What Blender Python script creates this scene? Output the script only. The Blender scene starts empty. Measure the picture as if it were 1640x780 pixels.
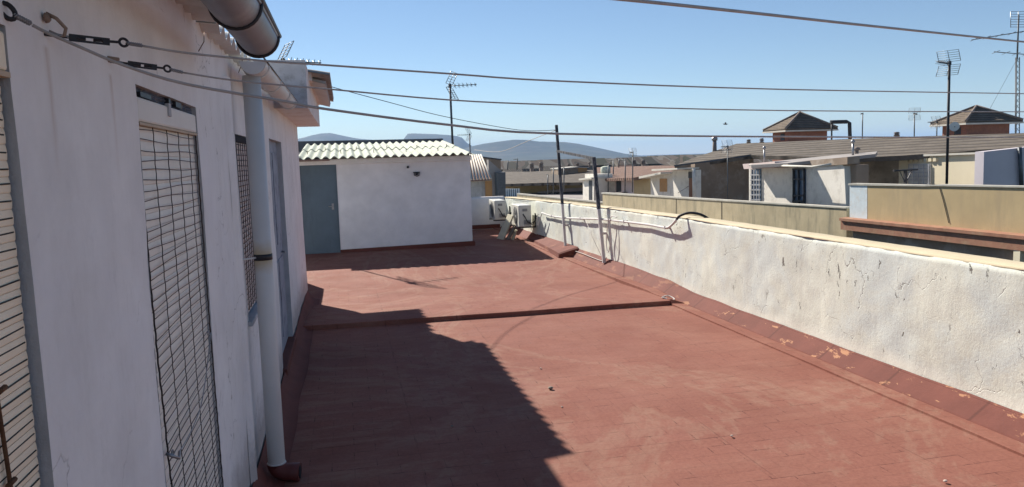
import bpy, bmesh, math, random
from math import sin, cos, tan, atan, atan2, radians, pi
from mathutils import Vector, Matrix, noise
random.seed(7)
SC = bpy.context.scene
COL = SC.collection
# ------------------------------------------------------------------ camera
F_PX, EYE, ROLL = 1232.0, 1.9, 0.030
def camera_axes():
    c, s = cos(ROLL), sin(ROLL)
    x, y = 550 - 820, 390 - 262
    xr, yr = c * x + s * y, -s * x + c * y
    p = atan(yr / F_PX)
    psi = atan2(-xr, yr * sin(p) + F_PX * cos(p))
    A = Vector((sin(psi), cos(psi), 0)); R = Vector((cos(psi), -sin(psi), 0)); Z = Vector((0, 0, 1))
    Fw = cos(p) * A - sin(p) * Z; U = sin(p) * A + cos(p) * Z
    return Fw, c * R - s * U, s * R + c * U
FW, RT, UP = camera_axes()
CAM = Vector((0, 0, EYE))
cd = bpy.data.cameras.new('camera'); cam = bpy.data.objects.new('camera', cd); COL.objects.link(cam)
cd.sensor_width = 36; cd.lens = F_PX / 1640 * 36; cd.clip_start = 0.05; cd.clip_end = 60000
M3 = Matrix((RT, UP, -FW)).transposed(); cam.matrix_world = Matrix.Translation(CAM) @ M3.to_4x4()
SC.camera = cam
SC.render.resolution_x, SC.render.resolution_y = 1024, 487
def ray(px, py): return FW + RT * ((px - 820) / F_PX) + UP * ((390 - py) / F_PX)
def at(px, py, D): return CAM + ray(px, py) * D            # D metres ahead of the camera
def at_y(px, py, Y): v = ray(px, py); return CAM + v * (Y / v.y)
def at_x(px, py, X): v = ray(px, py); return CAM + v * (X / v.x)
# ------------------------------------------------------------------ sky and sun
SUN = Vector((-0.51, 1.27, 1.0)).normalized()
elev = math.asin(SUN.z); azim = atan2(SUN.x, SUN.y)
w = bpy.data.worlds.new('World'); SC.world = w; w.use_nodes = True
nt = w.node_tree; bg = nt.nodes['Background']; sky = nt.nodes.new('ShaderNodeTexSky')
sky.sky_type = 'NISHITA'; sky.sun_disc = False; sky.sun_elevation = elev; sky.sun_rotation = azim
sky.air_density = 1.0; sky.dust_density = 0.0; sky.ozone_density = 2.3; sky.altitude = 1500
nt.links.new(sky.outputs[0], bg.inputs[0]); bg.inputs[1].default_value = 0.063
sd = bpy.data.lights.new('sun', 'SUN'); sd.energy = 5.0; sd.angle = radians(0.55); sd.color = (1.0, 0.93, 0.83)
so = bpy.data.objects.new('sun', sd); COL.objects.link(so); so.rotation_euler = SUN.to_track_quat('Z', 'Y').to_euler()
SC.view_settings.view_transform = 'Standard'; SC.view_settings.look = 'None'
SC.view_settings.exposure = 0.75; SC.view_settings.gamma = 1.0; SC.view_settings.use_curve_mapping = False
SC.cycles.volume_bounces = 1; SC.cycles.max_bounces = 6; SC.cycles.diffuse_bounces = 4
# ------------------------------------------------------------------ materials
class MB_:                                                    # small node-building helper
    def __init__(s, name, rough=0.9, metal=0.0, spec=0.3):
        s.m = bpy.data.materials.new(name); s.m.use_nodes = True; s.t = s.m.node_tree
        s.b = s.t.nodes['Principled BSDF']; s.b.inputs['Roughness'].default_value = rough
        s.b.inputs['Metallic'].default_value = metal; s.b.inputs['Specular IOR Level'].default_value = spec
        s.co = s.n('ShaderNodeTexCoord').outputs['Object']
    def n(s, k, **kw):
        nd = s.t.nodes.new(k)
        for a, v in kw.items(): setattr(nd, a, v)
        return nd
    def l(s, a, b): s.t.links.new(a, b)
    def mapc(s, sc=(1, 1, 1), loc=(0, 0, 0), rot=(0, 0, 0)):
        mp = s.n('ShaderNodeMapping'); s.l(s.co, mp.inputs[0]); mp.inputs['Scale'].default_value = sc
        mp.inputs['Location'].default_value = loc; mp.inputs['Rotation'].default_value = rot; return mp.outputs[0]
    def noise(s, scale, detail=6, rough=.6, sc=(1, 1, 1), loc=(0, 0, 0), dist=0):
        nd = s.n('ShaderNodeTexNoise'); s.l(s.mapc(sc, loc), nd.inputs['Vector']); nd.inputs['Scale'].default_value = scale
        nd.inputs['Detail'].default_value = detail; nd.inputs['Roughness'].default_value = rough; nd.inputs['Distortion'].default_value = dist
        return nd.outputs['Fac']
    def ramp(s, fac, stops, interp='LINEAR'):
        r = s.n('ShaderNodeValToRGB'); e = r.color_ramp; e.interpolation = interp
        while len(e.elements) < len(stops): e.elements.new(.5)
        for el, (p, c) in zip(e.elements, stops):
            el.position = p; el.color = (c, c, c, 1) if not isinstance(c, (tuple, list)) else (*c[:3], 1)
        s.l(fac, r.inputs[0]); return r.outputs[0]
    def mix(s, fac, a, b, mode='MIX'):
        m = s.n('ShaderNodeMix', data_type='RGBA', blend_type=mode)
        for sock, v in ((m.inputs[0], fac), (m.inputs[6], a), (m.inputs[7], b)):
            if isinstance(v, (int, float)): sock.default_value = v
            elif isinstance(v, tuple): sock.default_value = (*v[:3], 1)
            else: s.l(v, sock)
        return m.outputs[2]
    def math(s, op, a, b=0.0, clamp=False):
        m = s.n('ShaderNodeMath', operation=op); m.use_clamp = clamp
        for i, v in enumerate((a, b)):
            if isinstance(v, (int, float)): m.inputs[i].default_value = v
            else: s.l(v, m.inputs[i])
        return m.outputs[0]
    def color(s, c):
        if isinstance(c, tuple): s.b.inputs['Base Color'].default_value = (*c[:3], 1)
        else: s.l(c, s.b.inputs['Base Color'])
        return s
    def bump(s, h, strength=.3, dist=.01):
        bp = s.n('ShaderNodeBump'); bp.inputs['Strength'].default_value = strength; bp.inputs['Distance'].default_value = dist
        s.l(h, bp.inputs['Height']); s.l(bp.outputs[0], s.b.inputs['Normal']); return s
def sep_xyz(M):
    g = M.n('ShaderNodeSeparateXYZ'); M.l(M.co, g.inputs[0]); return g.outputs
def simple(name, col, rough=.85, metal=0., var=.18, scale=3., bump=.15, spec=.3, dirt=None, streak=False):
    M = MB_(name, rough, metal, spec)
    f = M.noise(scale, 8, .65)
    dk = tuple(c * (1 - var) for c in col); lt = tuple(min(1, c * (1 + var)) for c in col)
    c = M.ramp(f, [(.3, dk), (.7, lt)])
    if dirt:
        g = M.noise(scale * 1.7, 9, .7, sc=(1, 1, .18) if streak else (1, 1, 1), loc=(3, 7, 1))
        c = M.mix(M.ramp(g, [(.5, 0.), (.68, 1.)]), c, dirt)
    M.color(c)
    if bump: M.bump(M.noise(scale * 14, 6, .7), bump, .01)
    return M.m

# painted clay-tile floor ------------------------------------------------------
def mat_floor():
    M = MB_('red_membrane_paint', .84, 0, .15)
    base = M.ramp(M.noise(1.1, 8, .62), [(.3, (.235, .094, .068)), (.7, (.300, .130, .096))])
    fine = M.noise(38, 7, .75)
    base = M.mix(M.ramp(fine, [(.35, .55), (.68, 0.)]), base, (.165, .058, .046))
    # worn pale drifts of dust
    d = M.noise(.75, 7, .7, loc=(4.2, 1.5, 0), dist=.6)
    d2 = M.noise(9, 7, .7, sc=(.5, 1.3, 1))
    dust = M.math('MULTIPLY', M.ramp(d, [(.46, 0.), (.66, .5)]), M.ramp(d2, [(.35, .25), (.7, 1.)]))
    base = M.mix(dust, base, (.345, .185, .135))
    wp = M.noise(.42, 8, .68, sc=(1, .55, 1), loc=(.9, 3.1, 0), dist=1.1)
    base = M.mix(M.math('MULTIPLY', M.ramp(wp, [(.47, 0.), (.50, .22), (.53, 0.)]), M.ramp(d2, [(.3, .5), (.7, 1.)])), base, (.40, .30, .215))
    # tile joints : long running direction across the terrace
    def joints(wd, ht, sz, loc, rot=0, off=.5):
        br = M.n('ShaderNodeTexBrick'); M.l(M.mapc(loc=loc, rot=(0, 0, rot)), br.inputs['Vector'])
        br.inputs['Scale'].default_value = 1; br.inputs['Brick Width'].default_value = wd; br.inputs['Row Height'].default_value = ht
        br.inputs['Mortar Size'].default_value = sz; br.inputs['Mortar Smooth'].default_value = .3; br.offset = off
        br.inputs['Color1'].default_value = (.45, .45, .45, 1); br.inputs['Color2'].default_value = (.62, .62, .62, 1)
        return br
    b1 = joints(.28, .14, .0035, (.03, .02, 0))
    tone = M.mix(.13, base, b1.outputs['Color'], 'OVERLAY')
    vis = M.ramp(M.noise(6.5, 4, .7, sc=(.55, 1.6, 1), loc=(9, 2, 0)), [(.555, 0.), (.60, 1.)])
    line = M.math('MULTIPLY', b1.outputs['Fac'], vis)
    b2 = joints(1.0, 1.0, .006, (.62, .4, 0), 0, 0.)        # wide sheets of the membrane below the paint
    vis2 = M.ramp(M.noise(2.2, 4, .6, loc=(1, 5, 0)), [(.46, .04), (.62, .45)])
    line2 = M.math('MULTIPLY', b2.outputs['Fac'], vis2)
    ln = M.math('MAXIMUM', line, line2)
    col = M.mix(M.math('MULTIPLY', ln, .75), tone, (.085, .030, .026))
    # small pale scuffs
    sc = M.ramp(M.noise(11, 5, .75, sc=(.6, 1.8, 1), loc=(2, 8, 0)), [(.70, 0.), (.735, 1.)])
    sc = M.math('MULTIPLY', sc, M.ramp(M.noise(1.0, 3, .5, loc=(7, 3, 0)), [(.48, 0.), (.6, .8)]))
    col = M.mix(sc, col, (.46, .27, .21))
    gr = M.ramp(M.noise(75, 3, .6), [(.66, 0.), (.71, .55)]); col = M.mix(gr, col, (.10, .045, .035))
    gl = M.ramp(M.noise(52, 4, .65, loc=(4, 4, 0)), [(.69, 0.), (.74, .5)]); col = M.mix(gl, col, (.45, .30, .235))
    M.color(col)
    M.l(M.ramp(M.noise(2.4, 6, .6), [(.3, .72), (.7, .9)]), M.b.inputs['Roughness'])
    h = M.math('ADD', M.math('MULTIPLY', fine, .5), M.math('MULTIPLY', M.noise(5, 5, .6), 1.2))
    h = M.math('SUBTRACT', h, M.math('MULTIPLY', ln, 1.0))
    M.bump(h, .55, .006); return M.m
def mat_skirt(name='red_skirting_paint', worn=True):
    M = MB_(name, .8, 0, .2)
    c = M.ramp(M.noise(3, 8, .65), [(.3, (.135, .046, .036)), (.7, (.185, .064, .049))])
    if worn:
        pm = M.ramp(M.noise(3.0, 10, .68, sc=(.4, .7, 3.2), loc=(0, 11.3, 0)), [(.57, 0.), (.585, 1.)])
        yg = M.n('ShaderNodeMapRange'); M.l(sep_xyz(M)[1], yg.inputs[0]); yg.inputs[1].default_value = 9.3; yg.inputs[2].default_value = 8.6
        c = M.mix(M.math('MULTIPLY', pm, M.math('ADD', M.math('MULTIPLY', yg.outputs[0], .6), .25)), c, (.44, .225, .125))
        jt = M.n('ShaderNodeTexWave', wave_type='BANDS', bands_direction='Y'); M.l(M.co, jt.inputs['Vector']); jt.inputs['Scale'].default_value = .36; jt.inputs['Distortion'].default_value = 1.6; jt.inputs['Detail'].default_value = 1; jt.inputs['Detail Scale'].default_value = .35
        c = M.mix(M.ramp(jt.outputs['Fac'], [(0., .45), (.0010, 0.)]), c, (.05, .018, .015))
    M.color(c); M.bump(M.noise(26, 6, .7), .4, .006); return M.m
# white limewashed plaster -----------------------------------------------------
def mat_plaster(name, col, patch=.5, chips=True, flakes=.2, streaks=True, bumps=.5, blue=(.60, .64, .66), warm=None, flscale=7., band=False, base=False):
    M = MB_(name, .92, 0, .2)
    dk = tuple(c * .86 for c in col); lt = tuple(min(.9, c * 1.07) for c in col)
    c = M.ramp(M.noise(2.2, 8, .65), [(.3, dk), (.7, lt)])
    pf = M.noise(1.3, 7, .7, loc=(5, 2, 3), dist=.4)
    c = M.mix(M.math('MULTIPLY', M.ramp(pf, [(.44, 0.), (.6, 1.)]), patch), c, blue)
    h = M.math('ADD', M.math('MULTIPLY', M.noise(7, 10, .8, sc=(1, 1, .45)), .42), M.math('MULTIPLY', M.noise(34, 8, .8, loc=(2, 1, 1)), .42))
    if streaks:
        st = M.noise(7, 7, .7, sc=(1, 1, .10), loc=(1, 1, 4))
        c = M.mix(M.math('MULTIPLY', M.ramp(st, [(.52, 0.), (.72, 1.)]), .08 if base else .2), c, (.42, .40, .36))
    if warm:  # warm bounce light towards the wall top painted in, together with orange stain
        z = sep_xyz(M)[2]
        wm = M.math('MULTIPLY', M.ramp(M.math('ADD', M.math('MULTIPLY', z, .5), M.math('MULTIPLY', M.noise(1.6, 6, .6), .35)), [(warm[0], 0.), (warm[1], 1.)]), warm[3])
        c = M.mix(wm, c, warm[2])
    if chips:                                                # vertical flakes of lifted paint, darker behind
        ch = M.ramp(M.noise(flscale, 8, .72, sc=(1, 1, .45), loc=(8, 3, 1), dist=.25), [(1 - .28 - flakes * .2, 0.), (1 - .262 - flakes * .2, 1.)])
        gate = M.ramp(M.noise(.9, 3, .5, loc=(1, 7, 2)), [(.42, 0.), (.55, 1.)])
        mott = M.ramp(M.noise(13, 9, .8, sc=(1, 1, .5), loc=(3, 3, 3)), [(.52, 0.), (.75, .55)])
        c = M.mix(M.math('MULTIPLY', mott, M.ramp(M.noise(.8, 4, .6, loc=(6, 1, 2)), [(.4, .1), (.6, 1.)])), c, (.47, .46, .43))
        if base:
            ym = M.n('ShaderNodeMapRange'); M.l(sep_xyz(M)[1], ym.inputs[0]); ym.inputs[1].default_value = 2.9; ym.inputs[2].default_value = 3.6; gate = M.math('MULTIPLY', gate, ym.outputs[0])
        ch = M.math('MULTIPLY', ch, gate)
        c = M.mix(ch, c, (.17, .155, .14)); h = M.math('SUBTRACT', h, M.math('MULTIPLY', ch, .8))
        vor = M.n('ShaderNodeTexVoronoi', feature='DISTANCE_TO_EDGE'); vor.inputs['Scale'].default_value = 2.1
        dn = M.n('ShaderNodeVectorMath', operation='ADD'); nz = M.n('ShaderNodeTexNoise'); nz.inputs['Scale'].default_value = 3.5; nz.inputs['Detail'].default_value = 8
        M.l(M.co, nz.inputs['Vector']); sc_ = M.n('ShaderNodeVectorMath', operation='SCALE'); sc_.inputs['Scale'].default_value = .55
        M.l(nz.outputs['Color'], sc_.inputs[0]); M.l(M.co, dn.inputs[0]); M.l(sc_.outputs[0], dn.inputs[1]); M.l(dn.outputs[0], vor.inputs['Vector'])
        ck = M.ramp(vor.outputs['Distance'], [(0., 1.), (.010, 0.)])
        ck = M.math('MULTIPLY', ck, M.ramp(M.noise(1.7, 4, .6, loc=(2, 2, 9)), [(.50, 0.), (.60, 1.)]))
        c = M.mix(M.math('MULTIPLY', ck, .75), c, (.22, .2, .18)); h = M.math('SUBTRACT', h, M.math('MULTIPLY', ck, .8))
    if base:                                                 # splash dirt low down and rust coloured drips under the hooks
        bz = M.math('SUBTRACT', sep_xyz(M)[2], M.math('MULTIPLY', M.noise(6, 8, .75), .5))
        c = M.mix(M.ramp(bz, [(.0, .75), (.22, 0.)]), c, (.40, .36, .34))
        for hy, hz_ in ((1.84, 2.17), (2.27, 2.16)):
            dy = M.math('ABSOLUTE', M.math('SUBTRACT', sep_xyz(M)[1], hy)); dz = M.math('SUBTRACT', hz_, sep_xyz(M)[2])
            dk_ = M.math('MULTIPLY', M.ramp(dy, [(.0, 1.), (.022, 0.)]), M.ramp(dz, [(.0, 0.), (.01, .55), (.30, 0.)]))
            c = M.mix(M.math('MULTIPLY', dk_, M.ramp(M.noise(30, 5, .7, sc=(1, 1, .1)), [(.35, .2), (.6, 1.)])), c, (.42, .27, .17))
    if band:                                                 # freshly rolled strip of whitewash above the skirting
        bz = M.math('ADD', sep_xyz(M)[2], M.math('MULTIPLY', M.noise(3, 6, .7), .12))
        c = M.mix(M.ramp(bz, [(.20, .9), (.30, 0.)]), c, (.80, .80, .71))
        tz = M.ramp(M.math('ADD', sep_xyz(M)[2], M.math('MULTIPLY', M.noise(2.5, 8, .8, sc=(1, 1, .4)), .35)), [(1.10, 0.), (1.22, .45)])
        c = M.mix(tz, c, (.50, .53, .54))
    M.color(c); M.bump(h, bumps, .02); return M.m
def mat_tiles(name, col, along=(1, 0), w=.25, row=.3, dark=.45, zb=False):     # roof tiles, rows in object XY
    M = MB_(name, .9, 0, .25)
    wv = M.n('ShaderNodeTexWave', wave_type='BANDS', bands_direction='Z' if zb else 'X'); M.l(M.mapc((along[0], along[0], 1), rot=(0, 0, along[1])), wv.inputs['Vector'])
    wv.inputs['Scale'].default_value = .5 / row * 1.0; wv.inputs['Distortion'].default_value = 1.2; wv.inputs['Detail'].default_value = 3; wv.inputs['Detail Scale'].default_value = 2
    c = M.ramp(M.noise(1.2, 8, .7), [(.3, tuple(x * .7 for x in col)), (.7, tuple(x * 1.25 for x in col))])
    c = M.mix(M.ramp(M.noise(7, 6, .8), [(.45, 0.), (.7, .7)]), c, tuple(x * .5 for x in col))
    c = M.mix(M.ramp(wv.outputs['Fac'], [(.0, dark), (.35, 0.)]), c, tuple(x * .25 for x in col))
    M.color(c); M.bump(wv.outputs['Fac'], .8, .06); return M.m

MAT = {}
MAT['floor'] = mat_floor(); MAT['skirt'] = mat_skirt(); MAT['skirt_plain'] = mat_skirt('red_skirting_paint_sound', False)
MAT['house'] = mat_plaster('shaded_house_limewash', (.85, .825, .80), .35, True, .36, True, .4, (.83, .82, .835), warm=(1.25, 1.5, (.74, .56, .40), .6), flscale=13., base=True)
MAT['parapet'] = mat_plaster('parapet_limewash', (.715, .735, .65), .75, True, .50, True, .5, (.63, .69, .675), flscale=10., band=True)
MAT['cream'] = simple('cream_coping_paint', (.60, .51, .35), .85, var=.08, scale=4, bump=.3)
MAT['shedw'] = mat_plaster('shed_limewash', (.84, .82, .825), .3, False, 0, False, .25, (.77, .765, .80))
MAT['soffit'] = simple('pinkish_plaster', (.76, .73, .71), .9, var=.1, scale=3, dirt=(.62, .54, .47))
MAT['boxgrey'] = simple('grey_washed_concrete', (.50, .50, .52), .9, var=.12, scale=4, dirt=(.33, .32, .32))
MAT['fibre'] = simple('fibre_cement_sheet', (.55, .59, .49), .9, var=.16, scale=5, bump=.4, dirt=(.33, .33, .27))
MAT['fibre_dk'] = simple('weathered_fibre_cement', (.40, .38, .355), .92, var=.22, scale=5, bump=.4, dirt=(.25, .2, .17))
MAT['fibre_under'] = simple('fibre_cement_eaves', (.68, .67, .64), .9, var=.12, scale=5, bump=.3)
MAT['slate_band'] = simple('dark_grey_asphalt_felt', (.075, .085, .10), .8, var=.2, scale=3)
MAT['gut_grey'] = simple('weathered_grey_plastic_gutter', (.19, .20, .225), .45, var=.18, scale=2.5, bump=.05, spec=.5, dirt=(.31, .31, .32), streak=True)
MAT['gut_white'] = simple('white_plastic_gutter', (.66, .66, .64), .5, var=.08, scale=3, bump=.03, spec=.45)
def mat_pipe():
    M = MB_('white_plastic_downpipe', .48, 0, .45)
    c = M.ramp(M.noise(2.5, 6, .6), [(.3, (.56, .555, .54)), (.7, (.64, .63, .61))])
    z = sep_xyz(M)[2]
    d = M.math('ABSOLUTE', M.math('SUBTRACT', z, 1.37)); d = M.math('ADD', d, M.math('MULTIPLY', M.noise(20, 5, .7), .06))
    c = M.mix(M.ramp(d, [(.045, .85), (.13, 0.)]), c, (.50, .36, .18)); M.color(c); return M.m
MAT['pipe'] = mat_pipe()
MAT['elbow'] = simple('red_painted_plastic', (.13, .035, .03), .5, var=.15, bump=.1)
MAT['dark_metal'] = simple('dark_painted_steel', (.045, .045, .05), .5, .3, var=.3, scale=9, bump=.2)
MAT['galv'] = simple('galvanised_steel', (.32, .32, .33), .45, .7, var=.2, scale=12, bump=.1)
MAT['mast'] = simple('dull_mast_steel', (.11, .12, .13), .5, .5, var=.2, scale=8, bump=.1)
MAT['alu'] = simple('antenna_aluminium', (.22, .23, .24), .4, .6, var=.1, bump=0)
MAT['mesh'] = simple('rusted_wire', (.055, .045, .04), .7, .4, var=.35, scale=20, bump=0)
MAT['rust'] = simple('brown_rust', (.13, .065, .035), .85, .2, var=.4, scale=18, bump=.4)
MAT['hookm'] = simple('rusty_whitewashed_hook', (.30, .22, .17), .85, var=.35, scale=40)
MAT['cord'] = simple('grey_plastic_cord', (.42, .39, .37), .6, var=.15, scale=15, bump=0)
MAT['cordblack'] = simple('black_cable', (.03, .03, .035), .6, var=.2, bump=0)
MAT['slat'] = simple('cream_shutter_slat', (.82, .78, .70), .6, var=.08, scale=3, bump=.05)
MAT['slat_warm'] = simple('warm_cream_shutter_slat', (.88, .76, .57), .6, var=.08, scale=3, bump=.05)
MAT['slat_grey'] = simple('pinkish_shutter_slat', (.56, .47, .44), .65, var=.1, scale=3, bump=.05)
MAT['boxwhite'] = simple('white_shutter_box', (.74, .70, .64), .6, var=.06, scale=3, bump=.05)
MAT['orange_wood'] = simple('tan_varnished_edge', (.50, .37, .25), .6, var=.2, scale=8)
MAT['bluetorn'] = simple('torn_blue_grey_lining', (.09, .11, .15), .9, var=.4, scale=14, bump=.6, dirt=(.28, .22, .17))
MAT['darkgap'] = simple('dark_void_lining', (.015, .015, .02), .95, var=.3, bump=0)
MAT['reveal'] = simple('grey_cement_reveal', (.47, .475, .49), .93, var=.14, scale=7, bump=.4, streak=True, dirt=(.36, .36, .37))
MAT['bluedoor'] = simple('blue_grey_door_paint', (.115, .16, .20), .55, var=.10, scale=2.5, bump=.06, dirt=(.09, .12, .15), streak=True)
MAT['bluedoor2'] = simple('faded_blue_grey_door_paint', (.30, .33, .39), .75, var=.15, scale=3, bump=.15, dirt=(.15, .16, .19))
MAT['acwhite'] = simple('white_appliance_paint', (.70, .69, .62), .45, var=.06, scale=4, bump=0, spec=.5)
MAT['acgrille'] = simple('grey_plastic_grille', (.30, .30, .295), .5, var=.1, bump=0)
MAT['board'] = simple('pale_plaster_board', (.70, .66, .50), .85, var=.12, scale=6, bump=.3)
MAT['board_dk'] = simple('grey_brown_board', (.22, .19, .16), .85, var=.2, scale=6, bump=.3)
MAT['brownslab'] = simple('brown_weathered_board', (.26, .17, .14), .9, var=.25, scale=8, bump=.4)
MAT['stone'] = simple('pale_gravel_stone', (.55, .46, .40), .9, var=.2, scale=30)
MAT['post_dark'] = simple('dark_flaking_post_paint', (.055, .058, .068), .7, .2, var=.3, scale=14, bump=.4, dirt=(.30, .29, .28), streak=True)
MAT['post_white'] = simple('whitewashed_post', (.64, .62, .60), .85, var=.1, scale=10, bump=.2)
MAT['lamp_dark'] = simple('dark_plastic', (.03, .03, .035), .5, bump=0)

# ------------------------------------------------------------------ mesh helpers
class MB:
    def __init__(s): s.v = []; s.f = []; s.sm = []
    def add(s, vs, fs, smooth=False):
        o = len(s.v); s.v += [tuple(v) for v in vs]; s.f += [tuple(o + i for i in f) for f in fs]; s.sm += [smooth] * len(fs); return s
    def box(s, x0, x1, y0, y1, z0, z1):
        v = [(x, y, z) for z in (z0, z1) for y in (y0, y1) for x in (x0, x1)]
        return s.add(v, [(0, 2, 3, 1), (4, 5, 7, 6), (0, 1, 5, 4), (2, 6, 7, 3), (0, 4, 6, 2), (1, 3, 7, 5)])
    def bar(s, a, b, w, h=None, up=Vector((0, 0, 1))):
        a, b = Vector(a), Vector(b); h = h or w; d = (b - a).normalized()
        if abs(d.dot(up)) > .95: up = Vector((0, 1, 0))
        sx = d.cross(up).normalized(); sz = sx.cross(d)
        v = [p + sx * (i * w / 2) + sz * (j * h / 2) for p in (a, b) for i, j in ((-1, -1), (1, -1), (1, 1), (-1, 1))]
        return s.add(v, [(3, 2, 1, 0), (4, 5, 6, 7), (0, 1, 5, 4), (1, 2, 6, 5), (2, 3, 7, 6), (3, 0, 4, 7)])
    def tube(s, pts, r, n=8, closed=False, cap=True):
        pts = [Vector(p) for p in pts]; N = len(pts); rs = r if isinstance(r, (list, tuple)) else [r] * N
        vs = []; up = Vector((0.013, .021, 1)).normalized(); prev = None
        for i, p in enumerate(pts):
            a = pts[i - 1] if (i > 0 or closed) else pts[i]; b = pts[(i + 1) % N] if (i < N - 1 or closed) else pts[i]
            d = (b - a).normalized()
            if prev is None:
                sx = d.cross(up)
                if sx.length < .05: sx = d.cross(Vector((1, 0, 0)))
                sx.normalize()
            else: sx = (prev - d * prev.dot(d)).normalized()
            prev = sx; sy = d.cross(sx)
            vs += [p + (sx * cos(2 * pi * k / n) + sy * sin(2 * pi * k / n)) * rs[i] for k in range(n)]
        fs = []; L = N if closed else N - 1
        for i in range(L):
            for k in range(n):
                j = (i + 1) % N; fs.append((i * n + k, i * n + (k + 1) % n, j * n + (k + 1) % n, j * n + k))
        s.add(vs, fs, True)
        if cap and not closed:
            o = len(s.v) - len(vs)
            s.f.append(tuple(o + k for k in range(n))[::-1]); s.f.append(tuple(o + (N - 1) * n + k for k in range(n))); s.sm += [False, False]
        return s
    def lathe(s, c, prof, axis=(0, 0, 1), n=16):              # prof: (distance along axis, radius)
        c = Vector(c); ax = Vector(axis).normalized()
        return s.tube([c + ax * a for a, _ in prof], [max(r, 1e-4) for _, r in prof], n)
    def prism(s, poly, thick):                                 # poly: coplanar points, thick: vector
        poly = [Vector(p) for p in poly]; t = Vector(thick); n = len(poly)
        return s.add(poly + [p + t for p in poly], [tuple(range(n)), tuple(range(2 * n - 1, n - 1, -1))] + [(i, i + n, (i + 1) % n + n, (i + 1) % n) for i in range(n)])
    def build(s, name, mat, parent=None, bevel=0.0):
        me = bpy.data.meshes.new(name); me.from_pydata(s.v, [], s.f); me.polygons.foreach_set('use_smooth', s.sm); me.update()
        bm = bmesh.new(); bm.from_mesh(me); bmesh.ops.recalc_face_normals(bm, faces=bm.faces); bm.to_mesh(me); bm.free()
        me.materials.append(MAT[mat] if isinstance(mat, str) else mat)
        o = bpy.data.objects.new(name, me); COL.objects.link(o)
        if parent is not None:
            o.parent = parent; o.location = -WORLD.get(parent.name, Vector()); WORLD[o.name] = Vector()
        else: WORLD[o.name] = Vector()
        if bevel:
            b = o.modifiers.new('bevel', 'BEVEL'); b.width = bevel; b.segments = 2; b.limit_method = 'ANGLE'
        return o
WORLD = {}
def thing(name, label, cat, loc, group=None):
    o = bpy.data.objects.new(name, None); COL.objects.link(o); o.location = loc; o.empty_display_size = .1
    WORLD[o.name] = Vector(loc); o['label'] = label; o['category'] = cat
    if group: o['group'] = group
    return o
def tag(o, label, cat, group=None):
    o['label'] = label; o['category'] = cat
    if group: o['group'] = group
    return o
def struct(o): o['kind'] = 'structure'; return o
def nz(x, y, z=0., s=1., seed=0.): return noise.noise(Vector((x * s + seed, y * s - seed, z * s + seed * .7)))
def corrugated(p0, across, down, width, length, pitch=.17, amp=.025, thick=.008, seg=8, rows=6, phase=0):
    """wave runs along `across`; channels run along `down`"""
    p0 = Vector(p0); a = Vector(across).normalized(); d = Vector(down).normalized(); nrm = a.cross(d).normalized()
    if nrm.z < 0: nrm = -nrm
    n = int(width / pitch * seg); m = MB()
    def row(t, off): return [p0 + a * (width * i / n) + d * (length * t) + nrm * (amp * sin(2 * pi * (width * i / n) / pitch + phase) + off) for i in range(n + 1)]
    for off in (0, -thick):
        vs = []; fs = []
        for r in range(rows + 1): vs += row(r / rows, off)
        for r in range(rows):
            for i in range(n): q = r * (n + 1) + i; fs.append((q, q + 1, q + n + 2, q + n + 1))
        m.add(vs, fs, True)
    for t in (0, 1):
        u, l = row(t, 0), row(t, -thick); m.add(u + l, [(i, i + 1, n + 2 + i, n + 1 + i) for i in range(n)])
    return m

# ================================================================== SETTING
# ground far below and out to the horizon
g = MB(); R = 12000; N = 24
vs = [(-R + 2 * R * i / N, -R + 2 * R * j / N, -9.0) for j in range(N + 1) for i in range(N + 1)]
g.add(vs, [(j * (N + 1) + i, j * (N + 1) + i + 1, (j + 1) * (N + 1) + i + 1, (j + 1) * (N + 1) + i) for j in range(N) for i in range(N)])
struct(g.build('ground', simple('dry_plain_earth', (.08, .085, .06), .95, var=.4, scale=.012, bump=0, dirt=(.035, .05, .03))))

# terrace floor: step and shallow hump at y = 9
def strip_x(y): return 3.965
def step_y(x): return 9.02 - .012 * x + .012 * nz(x, 0, 0, 1.3, 5)
def floor_h(x, y):
    h = .004 * nz(x, y, 0, 1.1, 2)
    e = y - step_y(x)
    if e >= 0:
        k = .055 if e < .16 else .055 * max(0, 1 - (e - .16) / 1.6)
        h += k
    return h
xs = [-1.0, -.8] + [-.62 + i * (strip_x(0) + .62) / 46 for i in range(47)]
yo = [-3 + .15 * i for i in range(78)] + [8.85]
yo = [y for y in yo if y < 8.8] + [8.85]
yb = [.012, .05, .10, .155, .165, .25, .4, .7, 1.1, 1.5, 1.76, 1.9] + [2.1 + .2 * i for i in range(49)]
m = MB(); cols = []
for x in xs:
    c = [(x, y, floor_h(x, y)) for y in yo]; s = step_y(x)
    c += [(x, s - .002, floor_h(x, s - .002)), (x, s + .001, floor_h(x, s + .001) - .004)]
    c += [(x, s + e, floor_h(x, s + e)) for e in yb]
    cols.append(c)
n = len(cols[0]); m.add([v for c in cols for v in c], [(i * n + j, (i + 1) * n + j, (i + 1) * n + j + 1, i * n + j + 1) for i in range(len(xs) - 1) for j in range(n - 1)])
struct(m.build('floor', 'floor'))

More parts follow.
